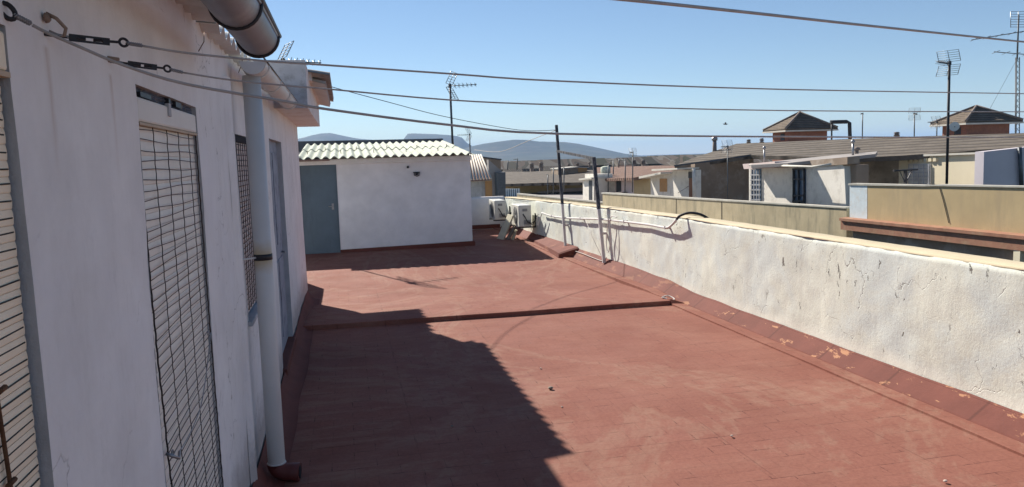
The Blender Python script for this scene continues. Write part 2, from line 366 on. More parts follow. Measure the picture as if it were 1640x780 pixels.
# ================================================================== PARAPET on the right
ptop = [(-3, 1.11), (4.15, 1.088), (9.4, 1.066), (12.55, 1.022), (14.85, .984), (20.85, .845), (24, .80)]
def lerp(tb, x):
    for (a, p), (b, q) in zip(tb, tb[1:]):
        if x <= b: return p + (q - p) * (x - a) / (b - a)
    return tb[-1][1]
PX = 4.30
def fl_top(y):                                                # top of the red skirting on the parapet
    k = 0.0 if y < 9.0 else (y - 9.0) / .75 if y < 9.75 else 1.0
    return .118 + .050 * k * (1 if y < 11 else max(.2, 1 - (y - 11) / 6)) + .014 * nz(y, 0, 0, 1.6, 3)
def crease(y):
    k = 0.0 if y < 9.1 else min(1, (y - 9.1) / .6)
    return .006 + .045 * k * max(0, 1 - max(0, y - 9.8) / 3)
par = thing('parapet_wall', 'long flaking white rendered terrace parapet with cream coping and red painted skirting', 'wall', (PX, 9, 0))
m = MB(); prof_n = 26; ys = [-3 + .06 * i for i in range(int(23.85 / .06) + 1)]
vs = []
for y in ys:
    zt = lerp(ptop, y); zb = -.05
    for k in range(prof_n):
        t = k / (prof_n - 1); z = zb + (zt - .012 - zb) * t
        vs.append((PX + .016 * nz(y, z, 0, 1.2, 1) + .006 * nz(y, z, 0, 6, 4) + .003 * nz(y, z, 0, 17, 9) + .010 * max(0, t - .9) * 10 * .5, y, z))
    vs.append((PX + .25, y, zt - .012)); vs.append((PX + .25, y, -7.0))
q = prof_n + 2
m.add(vs, [(i * q + j, i * q + j + 1, (i + 1) * q + j + 1, (i + 1) * q + j) for i in range(len(ys) - 1) for j in range(q - 1)], True)
m.build('wall', 'parapet', par)
# cream coping with an uneven inner edge
m = MB(); vs = []
for y in ys:
    zt = lerp(ptop, y); w_ = .012 * nz(y, 0, 0, 2.1, 8) + .006 * nz(y, 0, 0, 11, 3)
    vs += [(PX + .002 + .003 * nz(y, 1, 0, 5) + .010 * nz(y, zt, 0, 1.2, 1), y, zt - .016 + w_ * .6), (PX - .004, y, zt - .006 + w_ * .4), (PX + .03, y, zt + .008 + .004 * nz(y, 2, 0, 4)), (PX + .22, y, zt + .004 + .004 * nz(y, 5, 0, 4)), (PX + .262, y, zt - .01), (PX + .262, y, zt - .05)]
m.add(vs, [(i * 6 + j, i * 6 + j + 1, (i + 1) * 6 + j + 1, (i + 1) * 6 + j) for i in range(len(ys) - 1) for j in range(5)], True)
m.build('coping', 'cream', par)
# skirting: sloped red membrane + flat overlap strip
m = MB(); vs = []
for y in ys:
    ft = fl_top(y); cr = crease(y); xo = 4.135 + .012 * nz(y, 3, 0, 1.1)
    vs += [(PX - .004 + .016 * nz(y, .1, 0, 1.2, 1), y, ft + .01), (PX - .018 + .016 * nz(y, .1, 0, 1.2, 1), y, ft), (PX - .020 + .016 * nz(y, .1, 0, 1.2, 1), y, ft - .004), (xo, y, cr + .004), (xo - .03, y, cr + .002)]
m.add(vs, [(i * 5 + j, i * 5 + j + 1, (i + 1) * 5 + j + 1, (i + 1) * 5 + j) for i in range(len(ys) - 1) for j in range(4)], False)
m.build('skirting', 'skirt', par)
m = MB(); vs = []
for y in ys:
    cr = crease(y); xi = 3.955 + .010 * nz(y, 7, 0, .9) + .003 * nz(y, 7, 0, 6)
    e = floor_h(3.9, y)
    vs += [(4.16, y, cr), (xi + .02, y, max(cr, e) + .012), (xi, y, max(cr, e) + .010), (xi - .001, y, e - .03)]
m.add(vs, [(i * 4 + j, i * 4 + j + 1, (i + 1) * 4 + j + 1, (i + 1) * 4 + j) for i in range(len(ys) - 1) for j in range(3)], False)
st_ = m.build('floor_strip', 'floor', par)
# raised flap of membrane near the air conditioners
m = MB()
def flap(yy, wd, h): return [(PX - .012, yy, h + .10), (PX - wd, yy, h), (PX - wd - .015, yy, 0)]
vs = []
fy = [13.95, 14.0, 14.4, 15.0, 15.6, 16.4, 17.2]
for i, yy in enumerate(fy):
    wd = [.40, .40, .36, .32, .27, .22, .17][i]; vs += flap(yy + (.0 if i else 0), wd, [.07, .09, .085, .08, .07, .06, .05][i])
m.add(vs, [(i * 3 + j, i * 3 + j + 1, (i + 1) * 3 + j + 1, (i + 1) * 3 + j) for i in range(len(fy) - 1) for j in range(2)])
m.add([flap(13.95, .40, .07)[k] for k in range(3)] + [(PX - .012, 13.95, 0)], [(0, 1, 2, 3)])
m.build('upstand_flap', 'skirt', par)
# far return wall behind the shed
bw = thing('back_wall', 'low white wall closing the far end of the terrace beside the shed', 'wall', (3.4, 20.85, 0))
m = MB(); nx = 60; nzv = 12; vs = []
for i in range(nx + 1):
    x = -.9 + 5.2 * i / nx
    for k in range(nzv + 1):
        z = -.05 + (.868 + .05) * k / nzv; vs.append((x, 20.85 + .012 * nz(x, z, 0, 1.5, 7), z))
    vs += [(x, 21.05, .868), (x, 21.05, -7)]
q = nzv + 3
m.add(vs, [(i * q + j, i * q + j + 1, (i + 1) * q + j + 1, (i + 1) * q + j) for i in range(nx) for j in range(q - 1)], True)
m.build('wall', 'shedw', bw)
MB().box(-.9, 4.14, 20.79, 20.84, 0, .11).build('skirting', 'skirt_plain', bw)

# ================================================================== HOUSE on the left
WX = -0.60
house = thing('house', 'white rendered house along the left edge with meshed shutters, grey gutter and white downpipe', 'house', (WX, 4, 0))
OPEN = [(.45, 1.64, .75, 2.175), (2.52, 3.50, .14, 2.155), (4.72, 5.36, .985, 2.09), (6.80, 8.05, .15, 2.13)]
def grid_lines(a, b, step, marks):
    pts = sorted(set([a, b] + [mk for mk in marks if a < mk < b])); out = []
    for p, q_ in zip(pts, pts[1:]):
        n_ = max(1, int(round((q_ - p) / step))); out += [p + (q_ - p) * i / n_ for i in range(n_)]
    return out + [b]
gy = grid_lines(-2, 11.12, .09, [v for o in OPEN for v in o[:2]]); gz = grid_lines(-.05, 2.56, .09, [v for o in OPEN for v in o[2:]])
def wall_x(y, z): return WX + .010 * nz(y, z, 0, 1.1, 21) + .0035 * nz(y, z, 0, 6, 14) + .03 * max(0, (y - 10.4)) * max(0, .9 - z) * .8
m = MB(); vs = [(wall_x(y, z), y, z) for y in gy for z in gz]; k = len(gz); fs = []
for i in range(len(gy) - 1):
    for j in range(k - 1):
        cy, cz = (gy[i] + gy[i + 1]) / 2, (gz[j] + gz[j + 1]) / 2
        if any(a < cy < b and c < cz < d for a, b, c, d in OPEN): continue
        fs.append((i * k + j, i * k + j + 1, (i + 1) * k + j + 1, (i + 1) * k + j))
m.add(vs, fs, True)
# far end of the wall, and the building mass behind the face
ye = 11.12; m.add([(wall_x(ye, z), ye, z) for z in gz] + [(WX - 3.5, ye, z) for z in gz], [(j, j + 1, k + j + 1, k + j) for j in range(k - 1)], True)
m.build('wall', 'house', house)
# returns (jambs, heads, sills) of the openings
for (a, b, c, d), dep in zip(OPEN, (.028, .024, .028, .09)):
    m = MB()
    for y in (a, b): m.add([(wall_x(y, c + (d - c) * t / 12) + .001, y, c + (d - c) * t / 12) for t in range(13)] + [(WX - dep, y, c + (d - c) * t / 12) for t in range(13)], [(t, t + 1, 14 + t, 13 + t) for t in range(12)])
    for z in (c, d): m.add([(wall_x(a, z), a, z), (wall_x(b, z), b, z), (WX - dep, b, z), (WX - dep, a, z)], [(0, 1, 2, 3)])
    m.build('window_reveal', 'reveal', house)
MB().box(WX - 3.6, WX - .165, -2, 11.08, -7, 2.45).build('wall_core', 'reveal', house)
# plaster rib beside the downpipe
m = MB(); ys_ = [4.36, 4.40, 4.46, 4.52, 4.56]; vs = []
for i in range(40):
    z = .08 + 2.3 * i / 39
    for j, y in enumerate(ys_): vs.append((WX + [.0, .018, .026, .018, .0][j] + .004 * nz(y, z, 0, 5, 2), y + .012 * nz(z, 0, 0, 2, 4), z))
m.add(vs, [(i * 5 + j, i * 5 + j + 1, (i + 1) * 5 + j + 1, (i + 1) * 5 + j) for i in range(39) for j in range(4)], True)
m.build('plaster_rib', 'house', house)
# red skirting at the foot of the wall
m = MB(); vs = []
sy = [-3 + .1 * i for i in range(142)]
for y in sy:
    o_ = .02 * nz(y, 0, 0, 1.2, 31); h = .125 + .02 * nz(y, 4, 0, 2.2, 5) + (.02 if y > 8.2 else 0)
    vs += [(WX + .012, y, h + .01), (WX + .022, y, h), (WX + .05, y, .05), (WX + .11 + o_, y, .009), (WX + .165 + o_, y, .0065)]
m.add(vs, [(i * 5 + j, i * 5 + j + 1, (i + 1) * 5 + j + 1, (i + 1) * 5 + j) for i in range(len(sy) - 1) for j in range(4)], True)
m.build('skirting', 'skirt_plain', house)
MB().box(WX - .3, WX + .035, 6.74, 8.12, 0.0, .155).build('doorstep', 'skirt_plain', house, .01)

# shutters -------------------------------------------------------------------
def shutter(par_, y0, y1, z0, z1, x, pitch, mat):
    m = MB(); z = z1
    while z > z0:                                              # each slat has a rounded face
        zb = max(z0, z - pitch)
        pr = [(x, z), (x + .0015, z - pitch * .25), (x + .002, z - pitch * .55), (x + .0012, zb + .003), (x - .001, zb)]
        m.add([(a, y, b) for y in (y0, y1) for a, b in pr], [(i, i + 1, 6 + i, 5 + i) for i in range(4)], False)
        z = zb
    return m.build('shutter', mat, par_)
def win_frame(y0, y1, z0, z1): return thing
# first window (cut by the picture edge)
w0 = MB().box(WX - .026, WX - .003, .47, 1.632, 2.090, 2.163).build('window', 'slat_warm', house, .006)
MB().box(WX - .026, WX + .0, .47, 1.632, 2.078, 2.088).build('trim', 'orange_wood', w0)
shutter(w0, .46, 1.632, .78, 2.076, WX - .021, .0305, 'slat_warm')
m = MB()
for i in range(42):
    z = 2.062 - .0305 * i
    m.tube([(WX - .0185 + .001 * sin(y * 9 + i), y, z + .002 * sin(y * 5 + i * 2)) for y in [.5 + .1125 * j for j in range(11)]], .0016, 5)
for y in (.55, .78, 1.01, 1.24):
    m.tube([(WX - .010, y + .01 * sin(z * 3), z) for z in [.8 + .11 * j for j in range(11)]], .0022, 5)
m.build('wire_mesh', 'mesh', w0)
m = MB(); m.tube([(WX - .012, 1.475 + .018 * sin(zz * 2.1) + .006 * sin(zz * 11), zz) for zz in [.8 + .055 * j for j in range(19)]], .0042, 6)
for zz in (1.02, 1.13, 1.35, 1.52, 1.7): m.tube([(WX - .010, 1.47, zz), (WX - .006, 1.492, zz + .005)], .005, 6)
m.build('rusty_rod', 'rust', w0)
# second window : tall, with its bent wire mesh
w1 = MB().box(WX - .023, WX + .002, 2.54, 3.485, 2.046, 2.122).build('window', 'boxwhite', house, .008)
MB().box(WX - .022, WX + .004, 2.54, 3.485, 2.036, 2.044).build('trim', 'orange_wood', w1)
m = MB(); NN = 40; vs = []
for i in range(NN + 1):
    y = 2.53 + .96 * i / NN
    for j in range(6): vs.append((WX - .017 + .008 * nz(y, j, 0, 8, 3) + .005 * (j % 2), y, 2.122 + .034 * j / 5))
m.add(vs, [(i * 6 + j, i * 6 + j + 1, (i + 1) * 6 + j + 1, (i + 1) * 6 + j) for i in range(NN) for j in range(5)])
m.build('torn_lining', 'bluetorn', w1)
for bb_ in ((3.0, 3.03, 2.10, 2.152), (3.12, 3.22, 2.13, 2.15), (2.60, 2.74, 2.125, 2.14)): MB().box(WX - .020, WX - .001, *bb_).build('broken_batten', 'lamp_dark', w1)
MB().box(WX - .005, WX + .008, 2.95, 2.985, 2.085, 2.13).build('latch', 'reveal', w1)
shutter(w1, 2.575, 3.495, .16, 2.035, WX - .016, .046, 'slat')
MB().box(WX - .024, WX - .0225, 2.525, 3.495, .15, 2.035).build('backing', 'darkgap', w1)
m = MB()
zt_ = 2.022
def mesh_x(y, z): return WX - .003 + .010 * max(0, (1.35 - z)) + .002 * sin(y * 5 + z * 2) + .008 * max(0, 2.75 - y) * max(0, 1.6 - z)
def mesh_y(u, z): return 2.545 + .035 * max(0, 1.5 - z) * (1 - u) + .93 * u
nh = 62
for i in range(nh):
    z = zt_ - .0312 * i
    if z < .17: break
    m.tube([(mesh_x(mesh_y(u, z), z), mesh_y(u, z) - .012, z + .004 * sin(u * 6 + i * 1.7)) for u in [jj / 9 for jj in range(10)]], .0014, 5)
for u in (0.0, .21, .42, .62, .83, 1.0):
    m.tube([(mesh_x(mesh_y(u, z) + .0, z) + .0007 * (1 if jj % 2 else -1), mesh_y(u, z) + .0012 * (1 if jj % 2 else -1) + .002 * sin(jj * .7 + u * 5), z) for jj in range(62) for z in [zt_ + .02 - .0312 * jj] if z > .16], .0017 if u not in (0., 1.) else .0030, 5)
m.build('wire_mesh', 'mesh', w1)
m = MB(); hk = [(WX + .03, 2.595, .985), (WX + .035, 2.56, .975), (WX + .02, 2.545, .99), (WX + .0, 2.545, 1.0)]
m.tube(hk, .005, 6); m.tube([(WX + .012, 2.58 + .012 * cos(a), .985 + .012 * sin(a)) for a in [i * .6 for i in range(11)]], .003, 5, closed=False)
m.build('mesh_hook', 'galv', w1)
pts = []
for i in range(21):
    t = i / 20; y = 2.60 + (3.42 - 2.60) * t; z = .985 + .11 * t ** 2.2 + .30 * max(0, t - .55) ** 1.3 - .02 * sin(t * pi)
    pts.append((WX + .03 - .02 * t, y, z))
m = MB().tube(pts, .0022, 5).tube([(WX - .0, 3.42 + .01 * cos(a), pts[-1][2] + .01 * sin(a)) for a in [i * .7 for i in range(9)]], .003, 5)
m.build('tie_wire', 'galv', w1)
# third window, half hidden by the downpipe
w2 = MB().box(WX - .026, WX - .006, 4.73, 5.35, 2.045, 2.086).build('window', 'darkgap', house)
shutter(w2, 4.73, 5.35, 1.02, 2.045, WX - .020, .034, 'slat_grey')
m = MB()
for i in range(33):
    z = 2.03 - .031 * i; m.tube([(WX - .008, 4.73, z), (WX - .008, 5.35, z + .004 * sin(i))], .0018, 5)
for y in (4.75, 4.85, 4.95, 5.05, 5.15, 5.25, 5.34): m.tube([(WX - .005, y, 2.04), (WX - .005, y + .01, 1.03)], .0022, 5)
m.build('wire_mesh', 'mesh', w2)
MB().box(WX - .10, WX + .03, 4.68, 5.40, .962, .992).build('sill', 'reveal', w2, .006)
# recessed door beyond the pipe
d0 = MB().box(WX - .085, WX - .045, 6.80, 8.05, .155, 2.13).build('door', 'bluedoor2', house)
m = MB()
for (a, b) in ((.28, 1.02), (1.16, 2.02)):
    for (c, d) in ((6.90, 7.38), (7.47, 7.95)): m.box(WX - .045, WX - .036, c, d, a, b)
m.build('panel', 'bluedoor2', d0, .01)
MB().tube([(WX - .045, 7.9, 1.05), (WX - .01, 7.9, 1.05), (WX - .01, 7.8, 1.05)], .009, 8).build('handle', 'galv', d0)
# corrugated eaves and roof
EZ = 2.545
sl = Vector((-1, 0, .10))
corrugated((-.36, -2, EZ), (0, 1, 0), sl, 5.7, 3.9, .177, .028, .007, 8, 4).build('roof', 'fibre_under', house)
corrugated((-.52, 3.70, EZ - .006), (0, 1, 0), sl, 3.75, 3.8, .177, .024, .007, 8, 4).build('roof', 'fibre_under', house)
# gutters
def gutter(y0, y1, x, z, r, n=14):
    m = MB(); vs = []; N_ = max(2, int((y1 - y0) / .3))
    for i in range(N_ + 1):
        y = y0 + (y1 - y0) * i / N_; xx = x + .004 * nz(y, 0, 0, 1, 4)
        for rr, rev in ((r, 0), (r - .005, 1)):
            rg = [xx + rr * cos(pi + pi * kk / n) for kk in range(n + 1)], [z + rr * sin(pi + pi * kk / n) for kk in range(n + 1)]
            pr = list(zip(*rg)); pr = pr[::-1] if rev else pr; vs += [(a, y, b) for a, b in pr]
    q = 2 * (n + 1); m.add(vs, [(i * q + j, i * q + (j + 1) % q, (i + 1) * q + (j + 1) % q, (i + 1) * q + j) for i in range(N_) for j in range(q)], True)
    m.add([(x + r * cos(pi + pi * kk / n), y0, z + r * sin(pi + pi * kk / n)) for kk in range(n + 1)], [tuple(range(n + 1))])
    m.add([(x + r * cos(pi + pi * kk / n), y1, z + r * sin(pi + pi * kk / n)) for kk in range(n + 1)], [tuple(range(n + 1))])
    m.tube([(x + r, y0, z), (x + r, y1, z)], .006, 6); m.tube([(x - r, y0, z), (x - r, y1, z)], .005, 6)
    return m
def clip(y, x, z, r, wd=.014): return MB().tube([(x + (r + .004) * cos(pi + pi * kk / 14), y, z + (r + .004) * sin(pi + pi * kk / 14)) for kk in range(15)], wd / 2, 6)
gd = gutter(-1.5, 3.62, -.340, 2.468, .084).build('gutter', 'gut_grey', house); gd['label'] = 'dark grey half round gutter at the near eaves'
for y in (.4, 1.6, 2.9): clip(y, -.340, 2.468, .084).build('clip', 'dark_metal', gd)
MB().tube([(-.340 + .088 * cos(pi + pi * kk / 14), 3.615, 2.468 + .088 * sin(pi + pi * kk / 14)) for kk in range(15)], .009, 6).build('end_ring', 'dark_metal', gd)
MB().tube([(-.255, -1.5, 2.487), (-.255, 3.0, 2.487), (-.255, 3.72, 2.484)], .012, 8).build('edge_cable', 'dark_metal', gd)
gw = gutter(4.55, 7.48, -.462, 2.478, .070).build('gutter', 'gut_white', house); gw['label'] = 'white half round gutter behind the downpipe'
for y in (4.72, 5.6, 6.5, 7.3): clip(y, -.462, 2.478, .070, .010).build('clip', 'gut_white', gw)
MB().tube([(-.388, 3.66, 2.475), (-.388, 7.48, 2.486)], .005, 6).build('lip_cable', 'dark_metal', gw)
# downpipe
PXX, PYY = -.490, 4.70
dp = MB().lathe((PXX, PYY, .085), [(0, .049), (.004, .051), (2.33, .051)], n=24).build('downpipe', 'pipe', house)
MB().lathe((PXX, PYY, 2.395), [(0, .051), (.0, .056), (.035, .058), (.06, .066), (.12, .078), (.135, .078)], n=24).build('hopper', 'gut_white', dp)
MB().lathe((PXX, PYY, 1.352), [(0, .0535), (.036, .0535)], n=24).build('strap', 'dark_metal', dp)
MB().tube([(WX, PYY - .10, 1.37), (PXX - .03, PYY - .03, 1.37)], .006, 6).build('strap_arm', 'gut_white', dp)
m = MB(); arc = [(PXX, PYY, .115), (PXX, PYY, .095)] + [(PXX + .075 - .075 * cos(a), PYY - .02 * sin(a), .095 - .042 * sin(a)) for a in [pi / 2 * i / 7 for i in range(1, 8)]] + [(PXX + .135, PYY - .03, .051)]
m.tube(arc, [.056, .056] + [.053] * 7 + [.054], 20); m.build('shoe', 'elbow', dp)
MB().lathe((PXX + .1345, PYY - .03, .051), [(0, .040), (.003, .040)], (1, -.1, 0), 20).build('shoe_mouth', 'darkgap', dp)
MB().tube([(PXX + .052 * cos(a), PYY + .052 * sin(a), .112) for a in [2 * pi * i / 20 for i in range(20)]], .005, 6, closed=True).build('joint', 'gut_white', dp)
# projecting concrete box with its corrugated sheets
bx = MB().box(WX - .4, -.30, 7.50, 11.42, 2.435, 2.855).build('roof_box', 'soffit', house, .006)
MB().box(WX - .39, -.296, 7.482, 7.499, 2.425, 2.862).build('end_face', 'boxgrey', bx)
corrugated((-.305, 8.15, 2.838), (0, 1, 0), (1, 0, -.16), 3.15, .22, .177, .026, .008, 8, 2).build('corrugated_sheet', 'fibre_dk', bx)
corrugated((-.303, 8.35, 2.775), (0, 1, 0), (1, 0, -.25), 3.05, .17, .177, .026, .008, 8, 2).build('corrugated_sheet', 'fibre_under', bx)
MB().bar((-.285, 8.2, 2.80), (-.285, 11.3, 2.78), .03, .10).build('batten', 'soffit', bx)
# unseen stepped wall and sheet roof, added to cast the jagged floor shadow
m = MB(); pr = [(11.2, -7), (13.4, -7), (13.4, 1.1), (12.0, 1.1), (12.3, 2.0), (12.3, 3.02), (11.2, 3.02)]
m.prism([(-.95, y, z) for y, z in pr], (-3.2, 0, 0)); m.build('shadow_caster_wall', 'house', house)
corrugated((-.70, 12.25, 3.10), (0, 1, 0), (-1, 0, .08), 1.36, 3.5, .215, .050, .007, 8, 3).build('shadow_caster_roof', 'fibre_dk', house)
m = MB()                                                        # loose bits of wire and a nail under the eaves
for (x, y, dx, dy) in ((327, 52, -9, 30), (388, 88, -6, 28)):
    a = at_x(x, y, WX + .04); b = at_x(x + dx, y + dy, WX + .05); MB().tube([a, (a + b) / 2 + Vector((.01, 0, 0)), b], .002, 5).build('hanging_wire', 'rust', house)

# ================================================================== SHED
shed = thing('shed', 'small white washed shed with wavy fibre cement roof at the far end of the terrace', 'shed', (.9, 16.85, 0))
m = MB(); nx, nk = 70, 30; X0, X1 = -.16, 2.72; vs = []
for i in range(nx + 1):
    x = X0 + (X1 - X0) * i / nx
    for kk in range(nk + 1):
        z = 1.90 * kk / nk; vs.append((x, 16.85 - .05 * max(0, (x - 2.5)) + .012 * nz(x, z, 0, 1.4, 11), z))
m.add(vs, [(i * (nk + 1) + j, i * (nk + 1) + j + 1, (i + 1) * (nk + 1) + j + 1, (i + 1) * (nk + 1) + j) for i in range(nx) for j in range(nk)], True)
m.box(X0 + .01, X1, 16.86, 20.8, 0, 1.98); m.box(-4, X0 - .76, 16.83, 20.8, -7, 2.1)
m.prism([(X1 - .003, 16.86, 1.98), (X1 - .003, 20.8, 1.98), (X1 - .003, 20.8, 2.36), (X1 - .003, 16.86, 2.03)], (-.1, 0, 0))
m.build('wall', 'shedw', shed)
MB().box(-.92, X1 + .02, 16.78, 16.93, 1.885, 2.0).build('lintel', 'shedw', shed, .012)
MB().box(-.9, X1, 16.86, 16.9, 2.0, 2.04).build('eaves_board', 'fibre_dk', shed)
m = MB(); m.prism([(-.16, 16.835, .0), (X1 + .05, 16.80, .0), (X1 + .05, 16.80, .085), (X1 + .02, 16.80, .105), (-.16, 16.835, .06)], (0, .03, 0)); m.box(X1 - .01, X1 + .045, 16.83, 20.8, 0, .10)
m.build('skirting', 'skirt_plain', shed)
dr = MB().box(-.915, -.17, 16.875, 16.915, .0, 1.89).build('door', 'bluedoor', shed)
MB().box(-.17, -.155, 16.84, 16.9, 0, 1.89).box(-.935, -.915, 16.84, 16.9, 0, 1.89).build('frame', 'bluedoor', dr)
m = MB().box(-.29, -.245, 16.862, 16.875, .93, 1.06).tube([(-.262, 16.87, 1.0), (-.262, 16.82, 1.0), (-.36, 16.82, 1.0)], .009, 8); m.build('handle', 'galv', dr)
for z in (.62, 1.22): MB().box(-.90, -.185, 16.871, 16.876, z, z + .006).build('door_seam', 'bluedoor', dr)
r1 = corrugated((-.93, 16.42, 2.035), (1, 0, 0), (0, 1, .082), 3.69, 2.4, .177, .029, .009, 12, 6); r1.build('roof_sheet', 'fibre', shed)
r2 = corrugated((-.93, 18.6, 2.232), (1, 0, 0), (0, 1, .080), 3.69, 2.35, .177, .029, .009, 12, 6); r2.build('roof_sheet', 'fibre', shed)
MB().box(-.97, -.28, 16.37, 16.80, 1.965, 2.0).build('door_canopy', 'brownslab', shed, .01)
m = MB()
for i in range(10): MB().tube([(-.75 + .354 * i, 17.3 + 1.2 * (i % 2), 2.12 + .10 * (i % 2)), (-.75 + .354 * i, 17.3 + 1.2 * (i % 2), 2.19 + .10 * (i % 2))], .008, 6).build('roof_hook', 'rust', shed)

# small wall fixtures
m = MB(); c = Vector((1.54, 16.84, 1.635))
m.lathe(c + Vector((0, 0, 0)), [(0, .030), (-.05, .035), (-.06, .02)], (0, 1, 0), 12); m.box(1.47, 1.61, 16.80, 16.84, 1.655, 1.675); m.tube([(1.485, 16.80, 1.65), (1.49, 16.79, 1.60), (1.54, 16.78, 1.58), (1.59, 16.79, 1.60), (1.595, 16.80, 1.65)], .010, 6)
tag(m.build('wall_light_bracket', 'lamp_dark'), 'small dark curved fitting fixed on the upper shed wall', 'bracket')
tag(MB().box(1.335, 1.38, 16.80, 16.845, 1.76, 1.81).build('junction_box', 'lamp_dark', None, .005), 'tiny dark square box above the fitting on the shed wall', 'junction box')

# dark felted flat roof rising behind the shed
fb = thing('flat_roof_building', 'dark grey flat roofed building showing as a band above the shed roof', 'building', (0, 22.5, -7))
a = at_y(470, 226, 22.2); b = at_y(706, 222, 22.2)
MB().box(a.x - 3, b.x, 22.2, 27, -7, a.z - .12).build('wall', 'reveal', fb)
MB().prism([(a.x - 3, 22.1, a.z - .28), (b.x + .05, 22.1, b.z - .30), (b.x + .05, 22.1, b.z), (a.x - 3, 22.1, a.z)], (0, 5, 0)).build('roof_edge', 'slate_band', fb)

# ================================================================== AIR CONDITIONERS, boards
def aircon(x0, y0, z0, label):
    W_, L, Hh = .30, .80, .50
    t = thing('air_conditioner', label, 'air conditioner', (x0, y0, z0), 'air conditioner units bracketed to the far parapet')
    MB().box(x0, x0 + W_, y0, y0 + L, z0, z0 + Hh).build('casing', 'acwhite', t, .018)
    m = MB(); cy, cz, r = y0 + L * .42, z0 + Hh * .5, .205
    for i in range(6): rr = r * (i + 1) / 6; m.tube([(x0 - .010, cy + rr * cos(a), cz + rr * sin(a)) for a in [2 * pi * q / 22 for q in range(22)]], .003, 4, closed=True)
    for i in range(12): a = 2 * pi * i / 12; m.tube([(x0 - .010, cy, cz), (x0 - .010, cy + r * cos(a), cz + r * sin(a))], .003, 4)
    m.build('fan_grille', 'acgrille', t)
    MB().lathe((x0 - .002, cy, cz), [(0, r), (.004, r)], (-1, 0, 0), 24).build('fan_opening', 'acgrille', t)
    m = MB().box(x0 + .09, x0 + .20, y0 - .012, y0 + .001, z0 + .36, z0 + .42)
    m.build('side_handle', 'acgrille', t)
    m = MB().box(x0 + .12, x0 + .27, y0 - .03, y0 + .001, z0 + .06, z0 + .16)
    m.build('valve_cover', 'acgrille', t)
    for yy in (y0 + .10, y0 + .68):
        MB().bar((x0 - .02, yy, z0 - .018), (PX, yy, z0 - .018), .03, .03).bar((PX - .015, yy, z0 - .03), (PX - .015, yy, z0 + .30), .03, .03).build('bracket', 'dark_metal', t)
    m = MB(); m.tube([(x0 + .10, y0 - .01, z0 + .30), (x0 + .14, y0 - .05, z0 + .22), (x0 + .20, y0 - .06, z0 + .10), (x0 + .28, y0 - .05, z0 + .08), (x0 + .36, y0 - .02, z0 + .12), (PX - .02, y0 - .02, z0 + .20)], .012, 7)
    m.tube([(x0 + .22, y0 - .03, z0 + .13), (x0 + .30, y0 - .06, z0 + .04), (x0 + .38, y0 - .03, z0 + .14), (PX - .02, y0 - .03, z0 + .26)], .010, 7)
    m.build('pipes', 'cordblack', t)
    return t
aircon(3.87, 17.2, .325, 'nearer white air conditioner unit hung on the parapet above the pale boards')
aircon(3.745, 19.45, .335, 'farther white air conditioner unit hung on the parapet by the back wall corner')
bd = thing('leaning_board', 'long pale cream board leaning up to the nearer air conditioner', 'board', (3.55, 17.9, 0))
a, b = Vector((3.53, 18.05, .0)), Vector((3.70, 17.42, 0)); 
m = MB(); top = Vector((.16, -.06, .585))
pl = [Vector((3.50, 18.05, 0)), Vector((3.585, 17.70, 0)), Vector((3.80, 17.52, .58)), Vector((3.735, 17.80, .60)), Vector((3.66, 17.88, .38)), Vector((3.63, 17.93, .35)), Vector((3.58, 17.95, .2))]
m.prism(pl, (.035, .012, -.01)); m.build('board', 'board', bd, .004)
bd2 = thing('leaning_board', 'narrow brown backed board leaning under the nearer air conditioner', 'board', (3.7, 17.7, 0))
MB().prism([(3.64, 17.72, 0), (3.70, 17.58, 0), (3.84, 17.50, .30), (3.82, 17.62, .32)], (.03, .02, 0)).build('board', 'board_dk', bd2)
bd3 = thing('leaning_board', 'short cream board stub standing by the parapet under the nearer air conditioner', 'board', (3.8, 17.6, 0))
MB().prism([(3.755, 17.66, 0), (3.80, 17.56, 0), (3.88, 17.52, .22), (3.86, 17.60, .24)], (.03, .02, 0)).build('board', 'board', bd3)

# ================================================================== POSTS AND CABLES on the parapet
def post(label, base, top, split, w_=.055, lean=None):
    t = thing('clothesline_post', label, 'post', base, None); base, top = Vector(base), Vector(top)
    k = (split - base.z) / (top.z - base.z); mid = base.lerp(top, k)
    MB().bar(base, mid, w_ * .9, w_ * .7).build('post_foot', 'post_white', t, .005)
    MB().bar(mid, top, w_, w_ * .75).build('post_shaft', 'post_dark', t, .005)
    for q in (.55,): p = base.lerp(mid, q); MB().box(p.x - .01, PX + .0, p.y - .035, p.y + .035, p.z - .02, p.z + .02).build('wall_clamp', 'post_white', t)
    return t
pA = post('taller dark post with whitewashed foot carrying the cables on the parapet', (4.21, 14.56, .05), (4.205, 15.02, 2.54), .97)
pB = post('shorter dark post with whitewashed foot joined by a bar to the taller post', (4.21, 12.25, .10), (4.20, 12.68, 1.88), 1.00, .062)
MB().bar((4.19, 14.95, 2.02), (4.19, 12.64, 1.86), .030, .045).build('cross_bar', 'post_dark', pB)
pC = thing('clothesline_post', 'steel post standing on the parapet at the right beyond the picture edge', 'post', (4.40, 3.96, 1.0))
MB().bar((4.40, 3.96, 1.0), (4.40, 3.96, 2.60), .06).build('post_shaft', 'post_dark', pC)
def smooth(pts, n=6):
    pts = [Vector(p) for p in pts]; out = []
    for i in range(len(pts) - 1):
        p0, p1, p2, p3 = pts[max(i - 1, 0)], pts[i], pts[i + 1], pts[min(i + 2, len(pts) - 1)]
        for j in range(n):
            t = j / n; out.append(.5 * ((2 * p1) + (p2 - p0) * t + (2 * p0 - 5 * p1 + 4 * p2 - p3) * t * t + (3 * p1 - p0 - 3 * p2 + p3) * t ** 3))
    return out + [pts[-1]]
cdt = thing('conduit', 'thick pale conduit along the parapet top bending over the coping', 'conduit', (4.26, 11, 1))
